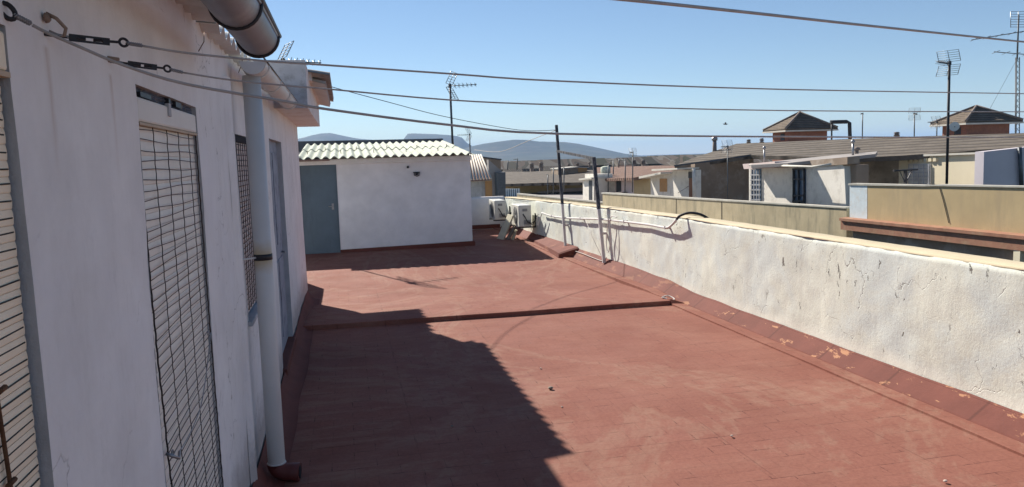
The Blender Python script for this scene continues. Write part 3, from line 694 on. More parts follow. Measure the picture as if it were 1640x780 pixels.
cpts = [at_x(x, y, 4.245) for x, y in ((868, 341), (884, 346), (905, 349), (930, 350), (962, 351), (1000, 355), (1040, 360), (1066, 364.5))] + [at_x(1076, 360, 4.225), at_x(1084, 351, 4.215)]
MB().tube(smooth(cpts), .017, 8).build('pale_length', 'post_white', cdt)
e0 = cpts[-1]
MB().tube(smooth([e0, e0 + Vector((.03, -.03, .045)), e0 + Vector((.12, -.12, .085)), e0 + Vector((.24, -.22, .06)), e0 + Vector((.34, -.28, -.03)), e0 + Vector((.37, -.30, -.2))]), .017, 8).build('dark_length', 'cordblack', cdt)
for c_ in cpts[1:8:2]: MB().box(c_.x - .022, PX + .01, c_.y - .01, c_.y + .01, c_.z - .022, c_.z + .022).build('saddle', 'post_white', cdt)
tag(MB().tube(smooth([at_x(x, y, 4.22) for x, y in ((869, 384), (886, 394), (905, 398), (930, 405), (950, 413), (966, 418), (972, 412))]), .007, 6).build('low_cable', 'cord'), 'thin grey cable running low along the parapet skirting', 'cable')
tag(MB().tube(smooth([at_x(x, y, 4.225) for x, y in ((972, 343), (974, 352), (972, 372), (971, 392), (974, 404), (977, 392), (978, 370), (977, 352), (981, 346), (988, 348))]), .008, 6).build('hanging_cable_loop', 'post_white'), 'white cable hanging in a loop beside the shorter post', 'cable')
tag(MB().tube([at_x(x, y, 4.235) for x, y in ((938, 352), (948, 378), (965, 414))], .004, 5).build('slack_wire', 'cord'), 'thin slack wire slanting between the two posts', 'wire')
tag(MB().tube(smooth([at_x(x, y, 4.2) for x, y in ((862, 343), (860, 352), (861, 362), (866, 348), (868, 342))]), .011, 6).build('white_pipe_loop', 'post_white'), 'white pipe bend on the parapet beside the nearer air conditioner', 'pipe')
tag(MB().tube(smooth([v + Vector((0, 0, .012)) for v in [Vector((at(x, y, 1) - CAM)) for x, y in ()]] or [Vector(p) for p in ((3.93, 9.16, .068), (4.02, 9.20, .072), (4.06, 9.10, .05), (4.02, 9.03, .045), (3.96, 9.08, .055), (3.91, 9.14, .066))]), .008, 6).build('cord_loop', 'post_white'), 'short loop of white cord lying at the end of the floor step', 'cord')

# ------------------------------------------------------------------ clotheslines
def vplane(px, py, A, B):
    A, B = Vector(A), Vector(B); n_ = Vector((-(B - A).y, (B - A).x, 0)); v = ray(px, py); return CAM + v * ((A - CAM).dot(n_) / v.dot(n_))
END = (4.38, 3.94, 2)
def line(label, A, pix, r, first=True):
    t = thing('clothesline', label, 'clothesline', A, 'plastic coated lines strung across the terrace')
    pts = smooth([vplane(x, y, A, END) for x, y in pix], 4)
    MB().tube(pts, r, 7).build('cord', 'cord', t); return t, pts
def ringlet(c, d, r, th, n=16):
    d = Vector(d).normalized(); up = Vector((0, 0, 1)); return MB().tube([Vector(c) + d * (r * cos(a)) + up * (r * sin(a)) for a in [2 * pi * i / n for i in range(n)]], th, 7, closed=True)
def turnbuckle(t, a, b, c):                                     # eye at a, body a..b, ring at c
    a, b, c = Vector(a), Vector(b), Vector(c); d = (b - a).normalized(); up = Vector((0, 0, 1)); s_ = d.cross(up).normalized(); u2 = s_.cross(d)
    m = MB()
    for k in (-1, 1): m.bar(a + u2 * .0055 * k, b + u2 * .0055 * k, .0035, .0045)
    m.bar(a - d * .002, a + d * .012, .007, .015); m.bar(b - d * .012, b + d * .002, .007, .015)
    m.build('turnbuckle', 'dark_metal', t)
    MB().tube([b - d * .03, c - (c - b).normalized() * .008], .0032, 6).tube([a - d * .05, a + d * .03], .0032, 6).build('screw', 'dark_metal', t)
    ringlet(c, d, .0085, .0030).build('ring', 'dark_metal', t)
def twist(t, a, b, r=.0035):
    a, b = Vector(a), Vector(b); d = (b - a); u = Vector((0, 0, 1)); s_ = d.cross(u).normalized(); u2 = s_.cross(d.normalized())
    m = MB()
    for ph in (0, pi): m.tube([a + d * (i / 30) + (s_ * cos(i * .85 + ph) + u2 * sin(i * .85 + ph)) * r for i in range(31)], .0016, 5)
    m.build('twisted_end', 'galv', t)
A1 = (-.6, 1.84, 2.2)
t1, p1 = line('upper of the thin lines, starting at the hook above the first window', A1, [(226, 73), (300, 85), (420, 97), (505, 103), (720, 118), (900, 130), (1250, 143), (1640, 150), (1722, 151)], .0027)
V1 = lambda x, y: vplane(x, y, A1, END)
turnbuckle(t1, V1(112, 60), V1(174, 67), V1(198, 68)); twist(t1, V1(202, 69), V1(228, 73))
MB().tube([V1(78, 50), V1(92, 56), V1(112, 60)], .0035, 6).build('hook_shank', 'galv', t1)
m = MB().tube([(WX + .002, 1.84, 2.235), (WX + .02, 1.845, 2.225), (WX + .035, 1.85, 2.205), (WX + .03, 1.852, 2.19), (WX + .018, 1.85, 2.187)], .004, 7).lathe((WX, 1.84, 2.225), [(0, .011), (.006, .010), (.010, .006)], (1, 0, 0), 10)
m.build('wall_hook', 'hookm', t1)
A2 = (-.6, 2.27, 2.2)
t2, p2 = line('middle thin line, starting at the hook over the tall meshed window', A2, [(292, 116), (385, 130), (530, 143), (720, 160), (900, 168), (1250, 177), (1640, 179), (1722, 178)], .0026)
V2 = lambda x, y: vplane(x, y, A2, END)
turnbuckle(t2, V2(206, 102), V2(250, 108), V2(268, 110)); twist(t2, V2(272, 111), V2(293, 116)); twist(t2, V2(176, 98), V2(196, 101))
MB().lathe((WX, 2.27, 2.195), [(0, .009), (.008, .008), (.03, .004)], (1, 0, 0), 10).build('wall_hook', 'hookm', t2)
A3 = (-.6, 1.647, 2.2)
t3, p3 = line('lowest line of the set, starting at the ring by the picture corner', A3, [(52, 40), (75, 52), (130, 76), (200, 105), (300, 135), (460, 163), (525, 175), (720, 200), (890, 214), (1250, 219), (1640, 220), (1722, 219.5)], .0033)
V3 = lambda x, y: vplane(x, y, A3, END)
ringlet(V3(12, 18) + Vector((.0, .0, 0)), Vector((.6, .3, -.3)), .0135, .0048).build('ring', 'dark_metal', t3); twist(t3, V3(22, 24), V3(50, 38), .0045)
A0 = (-.6, 1.0, 2.8)
t0_, p0_ = line('thicker line crossing the upper right sky corner', A0, [(700, -26), (900, -10), (1010, 0), (1200, 20), (1400, 42), (1640, 67), (1722, 75)], .0045)
# thin black cable from the box roof to the taller post
m = MB().tube(smooth([at_y(520, 136, 11.2), at_y(560, 147, 11.9), at_y(620, 163, 12.6), at_y(700, 184, 13.4), at_y(780, 200, 14.1), at_y(840, 209, 14.6), Vector((4.2, 15.0, 2.44))], 5), .0055, 6)
tag(m.build('black_cable', 'cordblack'), 'thin black cable sagging from the house roof box to the taller post', 'cable')
tag(MB().tube(smooth([Vector((4.2, 15.0, 2.44)), at_y(845, 226, 16.5), at_y(800, 243, 18.5), at_y(760, 240, 21.5)], 5), .006, 6).build('grey_cable', 'cord'), 'pale cable falling from the taller post toward the shed end', 'cable')

# ------------------------------------------------------------------ debris on the floor
for lab, (x, y), r_ in (('brown pebble beside the edge of the long floor shadow', (.0, .0), .0), ):
    pass
def pebble(px_, py_, r_, label, mat='stone'):
    v = ray(px_, py_); p = CAM + v * (-EYE / v.z); bm = bmesh.new(); bmesh.ops.create_icosphere(bm, subdivisions=2, radius=r_)
    for q in bm.verts: q.co *= 1 + .35 * noise.noise(q.co / r_ * 1.1 + Vector((px_, 0, 0))); q.co.z *= .6
    me = bpy.data.meshes.new('pebble'); bm.to_mesh(me); bm.free(); me.materials.append(MAT[mat]); o = bpy.data.objects.new('pebble', me); COL.objects.link(o)
    o.location = (p.x, p.y, r_ * .5 + .004); return tag(o, label, 'pebble')
pebble(882, 624, .021, 'largest brown pebble on the floor right of the long shadow', 'board_dk')
pebble(866, 591, .009, 'tiny pale pebble just above the largest pebble')
pebble(900, 653, .008, 'tiny pale pebble just below the largest pebble')
pebble(1172, 700, .011, 'small pale pebble on the sunlit floor toward the lower right')
pebble(1514, 773, .012, 'small pale pebble at the bottom right of the floor')
pebble(724, 684, .010, 'small dark pebble inside the long shadow', 'board_dk')

# ================================================================== TV ANTENNAS
def antenna(base, top, s, yaw, label, r=.02, grid=True, mat='mast', group=None, boom=True):
    base, top = Vector(base), Vector(top); t = thing('tv_antenna', label, 'antenna', base, group)
    MB().tube([base, top], r, 7).build('mast', mat, t)
    f = Vector((cos(yaw), sin(yaw), 0)); sd_ = Vector((-f.y, f.x, 0)); up = Vector((0, 0, 1)); h = top - up * .06 * s
    if grid:
        m = MB(); rr = .006 * s
        for sg in (1, -1):
            def pt(u, v): return h - f * (.02 - .16 * v) * s + up * sg * (.05 + .30 * v) * s + sd_ * u * .30 * s
            for u in (-1, 0, 1): m.tube([pt(u, 0), pt(u, 1)], rr * 1.5, 5)
            for k in range(6): m.tube([pt(-1, k / 5), pt(1, k / 5)], rr, 4)
        m.build('reflector', 'alu', t)
    if boom:
        m = MB(); m.tube([h - f * .08 * s, h + f * .75 * s], .011 * s, 6)
        for k in range(6):
            c = h + f * (.14 + .115 * k) * s; ln = (.11 - .008 * k) * s
            for a in (.6, -.6): m.tube([c - sd_ * ln - up * ln * a, c + sd_ * ln + up * ln * a], .007 * s, 4)
        m.box(h.x - .04 * s, h.x + .04 * s, h.y - .04 * s, h.y + .04 * s, h.z - .05 * s, h.z + .05 * s)
        m.build('boom', 'mast', t)
    return t
antenna((-1.13, 17.2, 2.3), (-1.13, 17.2, 4.15), 1.1, radians(20), 'antenna behind the house box whose shadow falls on the terrace floor')
antenna(at(725, 232, 24) , at(720.5, 134, 24), 1.15, radians(-25), 'tall tv antenna with grid reflector standing behind the shed roof', .035)
antenna(at(755, 320, 42), at(752, 214, 42), .95, radians(150), 'slim tv antenna beside the right corner of the shed', .035)
antenna(at(1516, 300, 19.2), at(1520.5, 98, 19.2), .86, radians(205), 'tall tv antenna with grid reflector rising before the right hand tower', .033, mat='cordblack')
for px_, yb_, yt_, D_, s_, gr_, lab in ((1013, 308, 243, 38, .62, 1, 'rooftop antenna with wide grid above the pink walled house'), (1001, 310, 255, 38.5, .6, 0, 'plain black mast left of the wide grid antenna'),
        (974, 309, 262, 44, .7, 0, 'thin rooftop mast above the white stair tower'), (982, 300, 256, 48, .5, 0, 'leaning thin mast on the pink walled house'), (991, 270, 254, 60, .5, 0, 'short far mast left of the chimneys'),
        (1165, 322, 233, 30, .7, 1, 'black mast standing against the big brown gable wall'), (1381, 223, 181, 70, 1.2, 0, 'far slim antenna left of the round chimney cap'),
        (1464, 240, 181, 45, 1.0, 1, 'grey antenna with crossed rods over the tiled roof'), (1500, 238, 194, 42, .9, 1, 'left hand grid antenna beside the right tower'),
        (877, 312, 279, 51, .5, 0, 'short mast above the ochre wall'), (886, 310, 268, 51, .5, 0, 'rusty mast above the ochre wall'), (903, 308, 268, 51, .5, 0, 'second rusty mast left of the white stair tower'),
        (828, 272, 254, 90, 1.2, 0, 'far short mast on the left skyline'), (813, 272, 257, 95, 1.0, 0, 'farther short mast on the left skyline')):
    antenna(at(px_, yb_, D_), at(px_ + .5, yt_, D_), s_, radians(190 + (px_ * 37) % 60), lab, .022 * D_ / 30, bool(gr_), 'mast')
# lattice mast with long yagis at the right edge
lt = thing('lattice_mast', 'tall guyed lattice radio mast carrying long yagi aerials at the right edge', 'radio mast', at(1628, 225, 60))
m = MB(); D_ = 60; c0, c1 = at(1628, 330, D_), at(1629, 92, D_); wv_ = .17
L_ = [(c0 + Vector((wv_ * a, wv_ * b, 0)), c1 + Vector((wv_ * a * .8, wv_ * b * .8, 0))) for a, b in ((-1, -.6), (1, -.6), (0, 1))]
for a, b in L_: m.tube([a, b], .035, 5)
for i in range(26):
    for k in range(3):
        a, b = L_[k], L_[(k + 1) % 3]; m.tube([a[0].lerp(a[1], i / 26), b[0].lerp(b[1], (i + 1) / 26)], .018, 4)
m.build('lattice', 'mast', lt)
MB().tube([at(1629, 95, D_), at(1631.5, 24, D_)], .06, 6).build('mast', 'mast', lt)
for (x0, y0, x1, y1) in ((1556, 64, 1690, 42), (1592, 83, 1700, 92)):
    m = MB(); a, b = at(x0, y0, D_), at(x1, y1, D_); m.tube([a, b], .035, 5)
    for i in range(7): p = a.lerp(b, i / 6 * .9 + .03); m.tube([p - FW * .5, p + FW * .5], .02, 4)
    m.build('yagi', 'mast', lt)
m = MB(); c = at(1631, 32, D_)
for i in range(7): m.tube([c + RT * -.6 + UP * (.65 - .2 * i), c + RT * .6 + UP * (.65 - .2 * i)], .02, 4)
for i in (-1, 0, 1): m.tube([c + RT * .6 * i + UP * .65, c + RT * .6 * i - UP * .6], .025, 4)
m.build('grid', 'alu', lt)
MB().tube([at(1628, 96, D_), at(1585, 175, 52)], .012, 4).build('guy_wire', 'mast', lt)
ds = thing('satellite_dish', 'small pale satellite dish on a short mast before the right tower', 'satellite dish', at(1529, 240, 27))
m = MB(); c = at(1529, 203, 27); fd = (CAM - c).normalized()
m.lathe(c, [(0, .02), (.007, .08), (.03, .135), (.055, .165)], fd + Vector((-.3, 0, .2)), 20); m.build('dish', 'acwhite', ds)
MB().tube([at(1529, 238, 27), c, c + fd * .2], .018, 6).build('mast', 'mast', ds)

# ================================================================== NEIGHBOURING ROOFSCAPE
MAT['n_ochre'] = simple('stained_ochre_render', (.45, .38, .245), .92, var=.15, scale=1.6, bump=.2, dirt=(.24, .215, .15), streak=True)
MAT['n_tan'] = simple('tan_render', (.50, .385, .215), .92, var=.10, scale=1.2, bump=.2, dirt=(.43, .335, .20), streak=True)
MAT['n_capgrey'] = simple('weathered_concrete_cap', (.46, .44, .38), .9, var=.2, scale=3, bump=.2)
MAT['n_bluewhite'] = simple('pale_blue_wash', (.66, .74, .76), .9, var=.12, scale=3, bump=.25, dirt=(.62, .62, .58))
MAT['n_redledge'] = simple('red_brown_ledge', (.34, .17, .11), .85, var=.2, scale=3, bump=.2, dirt=(.38, .24, .15))
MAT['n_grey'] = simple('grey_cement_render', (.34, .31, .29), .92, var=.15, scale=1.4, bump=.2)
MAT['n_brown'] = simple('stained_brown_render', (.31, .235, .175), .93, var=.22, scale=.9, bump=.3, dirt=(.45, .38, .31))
MAT['n_mottle'] = simple('mottled_brown_cement', (.36, .275, .20), .93, var=.3, scale=1.4, bump=.3, dirt=(.20, .155, .12))
MAT['n_white'] = simple('bright_limewashed_render', (.78, .74, .66), .92, var=.06, scale=1.5, bump=.2, dirt=(.60, .56, .49))
MAT['n_cream'] = simple('cream_render', (.74, .66, .48), .92, var=.06, scale=1.5, bump=.1)
MAT['n_lilac'] = simple('lilac_grey_render', (.62, .57, .60), .92, var=.08, scale=1.0, bump=.1)
MAT['n_pink'] = simple('pale_pink_render', (.66, .54, .50), .92, var=.08, scale=1.5, bump=.1)
MAT['n_door'] = simple('brown_wood_door', (.24, .11, .06), .7, var=.15, scale=3)
MAT['n_tandoor'] = simple('tan_wood_door', (.50, .28, .12), .7, var=.15, scale=3)
MAT['n_dark'] = simple('dark_opening', (.04, .045, .055), .5, var=.4, scale=3)
MAT['n_glass'] = simple('blue_grey_glazing', (.10, .15, .22), .25, var=.5, scale=4, spec=.5, bump=0)
MAT['n_brick'] = simple('red_brick_tower', (.27, .13, .095), .9, var=.15, scale=6, dirt=(.36, .17, .10))
MAT['tile'] = mat_tiles('brown_grey_roof_tiles', (.18, .15, .125), along=(1, radians(90)), row=.55, dark=.75)
MAT['tile_y'] = mat_tiles('brown_grey_tower_tiles', (.21, .165, .125), along=(1, 0), row=.17, dark=.8, zb=True)
MAT['n_sunochre'] = simple('sunlit_ochre_render', (.72, .52, .27), .92, var=.12, scale=1.4, bump=.1)  # ochre lifted to look sunlit, since this wall faces away from the sun
MAT['tile_red'] = mat_tiles('faded_red_roof_tiles', (.24, .15, .115), along=(1, radians(90)), row=.5)
MAT['n_fascia'] = simple('pale_fascia', (.58, .55, .48), .8, var=.1)
MAT['pot'] = simple('cement_chimney_cap', (.23, .19, .165), .9, var=.2, scale=6)
UPV = Vector((0, 0, 1))
def vpl(px_, py_, A, B):                                       # ray through a pixel onto the vertical plane through A and B
    n_ = Vector((-(B - A).y, (B - A).x, 0)); v = ray(px_, py_); return CAM + v * ((A - CAM).dot(n_) / v.dot(n_))
def aligned(px_, D, ax, px2):                               # far end of a plane that keeps X (ax 'y') or Y (ax 'x') constant
    a = at(px_, 280, D); v = ray(px2, 280); return (v * ((a.x / v.x) if ax == 'y' else (a.y / v.y))).dot(FW)
class Facade:
    """a vertical wall plane running from (pxL at DL) to (pxR at DR)"""
    def __init__(s, pxL, DL, pxR, DR): s.A = at(pxL, 280, DL); s.B = at(pxR, 280, DR); d = (s.B - s.A); d.z = 0; s.d = d.normalized(); s.n = s.d.cross(UPV); s.n = -s.n if s.n.dot(s.A - CAM) < 0 else s.n
    def p(s, x, y): return vpl(x, y, s.A, s.B)
    def poly(s, name, pts, mat, parent, depth=3.0, off=0.0, down=None):
        P = [s.p(x, y) for x, y in pts]
        if down is not None: P = [Vector((q.x, q.y, down)) if i >= len(P) - 2 else q for i, q in enumerate(P)]
        P = [q - s.n * off for q in P]; return MB().prism(P, s.n * depth).build(name, mat, parent)
    def thin(s, name, pts, mat, parent, off=.03): return s.poly(name, pts, mat, parent, off + .02, off)
def rectp(x0, y0, x1, y1): return [(x0, y0), (x1, y0), (x1, y1), (x0, y1)]
def plane_poly(name, anchors, pts, mat, parent, thick=.12):
    a, b, c = [at(*q) for q in anchors]; n_ = (b - a).cross(c - a).normalized(); n_ = -n_ if n_.z < 0 else n_
    P = []
    for x, y in pts: v = ray(x, y); P.append(CAM + v * ((a - CAM).dot(n_) / v.dot(n_)))
    return MB().prism(P, -n_ * thick).build(name, mat, parent)

# stained parapet of the next terrace
f = Facade(965, 39, 1356, 20.8)
t = thing('neighbour_parapet', 'long stained ochre parapet wall of the next terrace just beyond our wall', 'wall', f.A)
f.poly('wall', [(965, 310), (1356, 333.6), (1356, 400), (965, 345)], 'n_ochre', t, .22, down=-6)
f.poly('coping', [(964, 308.2), (1356, 331.8), (1356, 334), (964, 310.4)], 'n_capgrey', t, .28, .03)
m = MB()
for px_, yt_ in ((1083, 318), (1156, 323)): a = f.p(px_, yt_); b = f.p(px_, yt_ + 38); m.bar(a - f.n * .003, b - f.n * .003, .025, .01)
m.build('joint', 'n_dark', t)
f2 = Facade(828, 52, 965, 40)
t = thing('neighbour_parapet', 'lower far length of stained ochre parapet behind the two posts', 'wall', f2.A)
f2.poly('wall', [(828, 311), (966, 325), (966, 350), (828, 330)], 'n_ochre', t, .2, down=-6)
f2.poly('coping', [(828, 309.5), (966, 323.5), (966, 325.5), (828, 311.5)], 'n_capgrey', t, .25, .02)
# broad roof slab the neighbours' huts stand on
sl_ = MB().box(7.5, 60, 24, 75, -7.5, -.75); tag(sl_.build('neighbour_terrace', 'n_grey'), 'flat terrace roof block carrying the white huts behind the ochre parapet', 'building')
# tan wall with the red ledge at the right
f = Facade(1362, 20.5, 1640, 15.6)
t = thing('neighbour_wall', 'tan rendered wall with pale blue end patch above a red brown ledge at the right', 'wall', f.A)
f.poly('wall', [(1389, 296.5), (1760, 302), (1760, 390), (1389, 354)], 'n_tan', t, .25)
f.poly('blue_patch', [(1361, 296), (1389, 296.5), (1389, 354.5), (1361, 352)], 'n_bluewhite', t, .25, .004)
f.poly('coping', [(1360, 293.6), (1480, 296.4), (1500, 295.4), (1640, 298.2), (1760, 300.4), (1760, 303), (1640, 300.5), (1500, 298), (1480, 298.6), (1360, 296.6)], 'n_capgrey', t, .30, .03)
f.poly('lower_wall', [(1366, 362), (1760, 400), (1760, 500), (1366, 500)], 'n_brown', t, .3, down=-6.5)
top_in = [f.p(1362, 352.5), f.p(1760, 379)]
m = MB(); n_ = f.n
z_in = (top_in[0].z + top_in[1].z) / 2; a, b = f.p(1356, 354), f.p(1760, 384)
a.z = b.z = z_in
m.prism([a + n_ * .02, b + n_ * .02, b - n_ * .24 - UPV * .02, a - n_ * .24 - UPV * .02], (0, 0, -.07)); m.build('ledge', 'n_redledge', t)
MB().prism([a - n_ * .19 - UPV * .092, b - n_ * .19 - UPV * .092, b - n_ * .19 - UPV * .33, a - n_ * .19 - UPV * .33], n_ * .18).build('ledge_fascia', 'n_redledge', t)
c1_, c2_ = f.p(1519, 299), f.p(1519.5, 356); m = MB(); m.tube(smooth([f.p(x, y) - n_ * .012 for x, y in ((1505, 300), (1511, 320), (1516, 340), (1520, 357))]), .008, 5); m.build('crack_wire', 'cordblack', t)
cc = f.p(1640, 398) - f.n * .12; MB().box(cc.x - .06, cc.x + .06, cc.y - .08, cc.y + .08, cc.z - 3, cc.z + .02).build('pier', 'n_cream', t)

# big tiled house behind
big = thing('tiled_house', 'large brown tiled roof house with a stained brown gable wall behind the terraces', 'house', at(1160, 330, 33))
g1 = Facade(1112, 33, 1207, aligned(1112, 33, 'x', 1207))
g1.poly('gable_wall', [(1113, 261), (1160, 253.5), (1207, 247), (1207, 335), (1113, 335)], 'n_brown', big, .4, down=-5)
anc = ((1120, 259, 33.5), (1640, 236, 22), (1400, 221, 29.5))
_e = at(*anc[1]) - at(*anc[0]); MAT['tile'] = mat_tiles('brown_grey_roof_tiles', (.165, .14, .115), along=(1, -(atan2(_e.y, _e.x) + pi / 2)), row=.75, dark=.85)
plane_poly('roof', anc, [(1080, 265), (1112, 252.5), (1180, 230), (1290, 225.5), (1420, 220), (1640, 213), (1760, 210), (1760, 231), (1640, 236), (1575, 240), (1440, 249.5), (1366, 252.5), (1200, 248.5), (1160, 254.5)], 'tile', big, .16)
m = MB(); a = at(1078, 265, 33.2); 
for (x0, y0, x1, y1) in ((1080, 265.5, 1160, 254.8), (1160, 254.8, 1203, 248.5)): m.bar(at(x0, y0, 32.8), at(x1, y1, 32.2), .16, .07)
m.build('verge', 'slate_band', big)
anh = at(1200, 240, 33)
f = Facade(1366, 27, 1450, aligned(1366, 27, 'x', 1450))
f.poly('mottled_wall', [(1362, 256), (1445, 249), (1445, 310), (1362, 310)], 'n_mottle', big, .4, down=-3)
f = Facade(1440, 25.5, 1576, aligned(1440, 25.5, 'y', 1576))
f.poly('cream_wall', [(1440, 251), (1576, 246), (1576, 310), (1440, 310)], 'n_cream', big, .3, down=-3)
f.thin('eaves_board', [(1438, 248.5), (1576, 243.5), (1576, 246.5), (1438, 252)], 'n_fascia', big, .10)
wn = f.thin('window', rectp(1457, 262, 1491, 296), 'n_white', big, .03)
m = MB()
for i in range(5): m.bar(f.p(1458 + 8 * i, 263) - f.n * .06, f.p(1458 + 8 * i, 296) - f.n * .06, .018)
for i in range(6): m.bar(f.p(1457, 264 + 6 * i) - f.n * .06, f.p(1491, 264 + 6 * i) - f.n * .06, .014)
m.build('grille', 'reveal', wn)
m = MB()
for i in range(7): m.box(*(lambda q: (q.x - .07, q.x + .07, q.y - .10, q.y + .02, q.z - .05, q.z + .05))(f.p(1453 + 7.5 * i, 257 - .2 * i)))
m.build('vent_tile', 'n_cream', big)
f = Facade(1576, 20.5, 1640, aligned(1576, 20.5, 'x', 1640))
f.poly('lilac_wall', [(1576, 243), (1640, 236), (1760, 226), (1760, 320), (1576, 320)], 'n_lilac', big, .3, down=-3)
MB().tube([f.p(1629, 236) - f.n * .08, f.p(1632, 300) - f.n * .08], .05, 8).build('drainpipe', 'mast', big)
# T shaped clothes support
tb = thing('line_support', 'short dark T shaped metal support standing behind the tan wall', 'clothesline support', at(1449, 300, 22))
MB().bar(at(1450, 305, 22), at(1450, 273, 22), .07).build('stem', 'dark_metal', tb)
m = MB().bar(at(1431, 273.5, 22), at(1469, 271.5, 22), .09, .045).bar(at(1441, 274, 22), at(1449, 292, 22), .02).bar(at(1460, 273, 22), at(1451, 292, 22), .02); m.build('arm', 'dark_metal', tb)

# white hut with the slanted roof slab
f = Facade(1205, 27.5, 1352, aligned(1205, 27.5, 'y', 1352))
hut = thing('white_hut', 'white rendered rooftop hut with slanted slab roof and blue glazed door', 'hut', f.A)
f.poly('wall', [(1220, 268), (1352, 266), (1359, 345), (1204, 345), ][:4], 'n_white', hut, .25, down=-1.0)
f.thin('side_glazing', [(1204.5, 272), (1219.5, 272), (1219.5, 326), (1204.5, 326)], 'n_glass', hut, .02)
m = MB()
for i in range(4): m.bar(f.p(1206 + 4.2 * i, 272) - f.n * .06, f.p(1206 + 4.2 * i, 326) - f.n * .06, .03)
for i in range(6): m.bar(f.p(1204, 280 + 8 * i) - f.n * .06, f.p(1220, 280 + 8 * i) - f.n * .06, .03)
m.build('grille', 'reveal', hut)
dd = f.thin('door', rectp(1272, 271, 1291, 332), 'n_glass', hut, .01)
m = MB()
for x in (1273, 1281, 1290): m.bar(f.p(x, 271) - f.n * .05, f.p(x, 331) - f.n * .05, .05)
for y in (271, 287, 313, 322): m.bar(f.p(1272, y) - f.n * .05, f.p(1291, y) - f.n * .05, .05)
m.build('door_frame', 'n_dark', dd)
f.poly('left_post', rectp(1202, 266, 1204.5, 332), 'n_white', hut, .2, .06)
plane_poly('roof', ((1205, 262, 27), (1400, 244, 24.5), (1365, 238, 30)), [(1203, 264.5), (1201, 262.5), (1262, 256), (1330, 249), (1405, 242.5), (1402, 246.5), (1365, 250.5), (1262, 261)], 'n_grey', hut, .10)
MB().tube([at(1200, 264.5, 26.6), at(1262, 259.5, 26), at(1365, 250, 25), at(1403, 245, 24.6)], .035, 6).build('slab_edge', 'n_white', hut)
f.poly('roof_edge', [(1210, 262), (1263, 258), (1263, 268.5), (1212, 270)], 'n_pink', hut, .6, .5)
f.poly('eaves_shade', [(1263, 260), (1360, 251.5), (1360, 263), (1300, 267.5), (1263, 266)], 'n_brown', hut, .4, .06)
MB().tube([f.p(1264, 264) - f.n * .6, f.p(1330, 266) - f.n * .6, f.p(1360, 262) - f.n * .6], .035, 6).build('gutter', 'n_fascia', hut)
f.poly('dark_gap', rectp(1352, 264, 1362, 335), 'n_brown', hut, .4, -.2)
# porch house left of the brown gable
f = Facade(1070, 35, 1114, aligned(1070, 35, 'y', 1114))
ph = thing('porch_house', 'white walled rooftop room with brown door beside the big brown gable', 'hut', f.A)
f.poly('wall', [(1077, 273), (1114, 272), (1114, 330), (1081, 330)], 'n_white', ph, .25, down=-1)
f.thin('door', rectp(1104, 276, 1112.5, 322), 'n_door', ph, .02)
f.thin('door_light', rectp(1104, 275, 1112.5, 285), 'n_dark', ph, .05)
f.poly('porch_roof', [(1070, 270), (1113, 268), (1113, 270.5), (1070, 273)], 'n_fascia', ph, 1.0, .8)
MB().tube([f.p(1114.5, 270) - f.n * .1, f.p(1115.5, 322) - f.n * .1], .07, 6).build('drainpipe', 'n_white', ph)
# house with the tan door
f = Facade(1042, 39, 1080, aligned(1042, 39, 'y', 1080))
h8 = thing('small_house', 'white room with tan door and single pitch roof left of the porch', 'hut', f.A)
f.poly('wall', [(1042, 284), (1078, 277), (1080, 320), (1042, 320)], 'n_white', h8, .25, down=-1)
f.poly('roof', [(1041, 282), (1077, 275), (1077, 278), (1041, 285.5)], 'n_fascia', h8, .9, .6)
f.thin('door', rectp(1057, 286, 1068.5, 307), 'n_tandoor', h8, .02)
# pink house
f = Facade(968, 46, 1042, aligned(968, 46, 'y', 1042))
h6 = thing('pink_house', 'pale pink low house with grey tiled roof behind the masts', 'house', f.A)
f.poly('wall', [(968, 286), (1015, 285), (1015, 320), (968, 320)], 'n_pink', h6, .3, down=-1)
f.poly('gable_wall', [(1015, 284.5), (1042, 281), (1042, 320), (1015, 320)], 'n_tan', h6, .3, down=-1)
f.thin('door', rectp(987.5, 289, 995, 309), 'n_dark', h6, .02)
plane_poly('roof', ((960, 286, 45.5), (1080, 276, 38), (1040, 266, 52)), [(958, 286.5), (1014, 284.5), (1080, 275.5), (1110, 268.5), (1085, 266), (1060, 265), (955, 268)], 'tile_red', h6, .15)
f.poly('small_room', rectp(962, 278, 981, 288), 'n_white', h6, 1.0, 1.0)
# shaded low wall
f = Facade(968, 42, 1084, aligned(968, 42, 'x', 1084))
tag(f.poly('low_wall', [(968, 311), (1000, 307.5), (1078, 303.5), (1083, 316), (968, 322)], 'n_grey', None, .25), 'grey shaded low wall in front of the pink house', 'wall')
# white stair tower
f = Facade(933, 46, 951, aligned(933, 46, 'y', 951))
h5 = thing('stair_tower', 'narrow white stair room with dark doorway right of the taller post', 'hut', f.A)
f.poly('wall', [(933.5, 288), (951, 286), (951, 326), (933.5, 326)], 'n_white', h5, 2, down=-1)
f.thin('door', rectp(943.5, 289, 948.5, 324), 'n_dark', h5, .02)
f.poly('roof', [(932, 286), (952.5, 284), (952.5, 286.5), (932, 288.5)], 'n_fascia', h5, 2.4, .2)
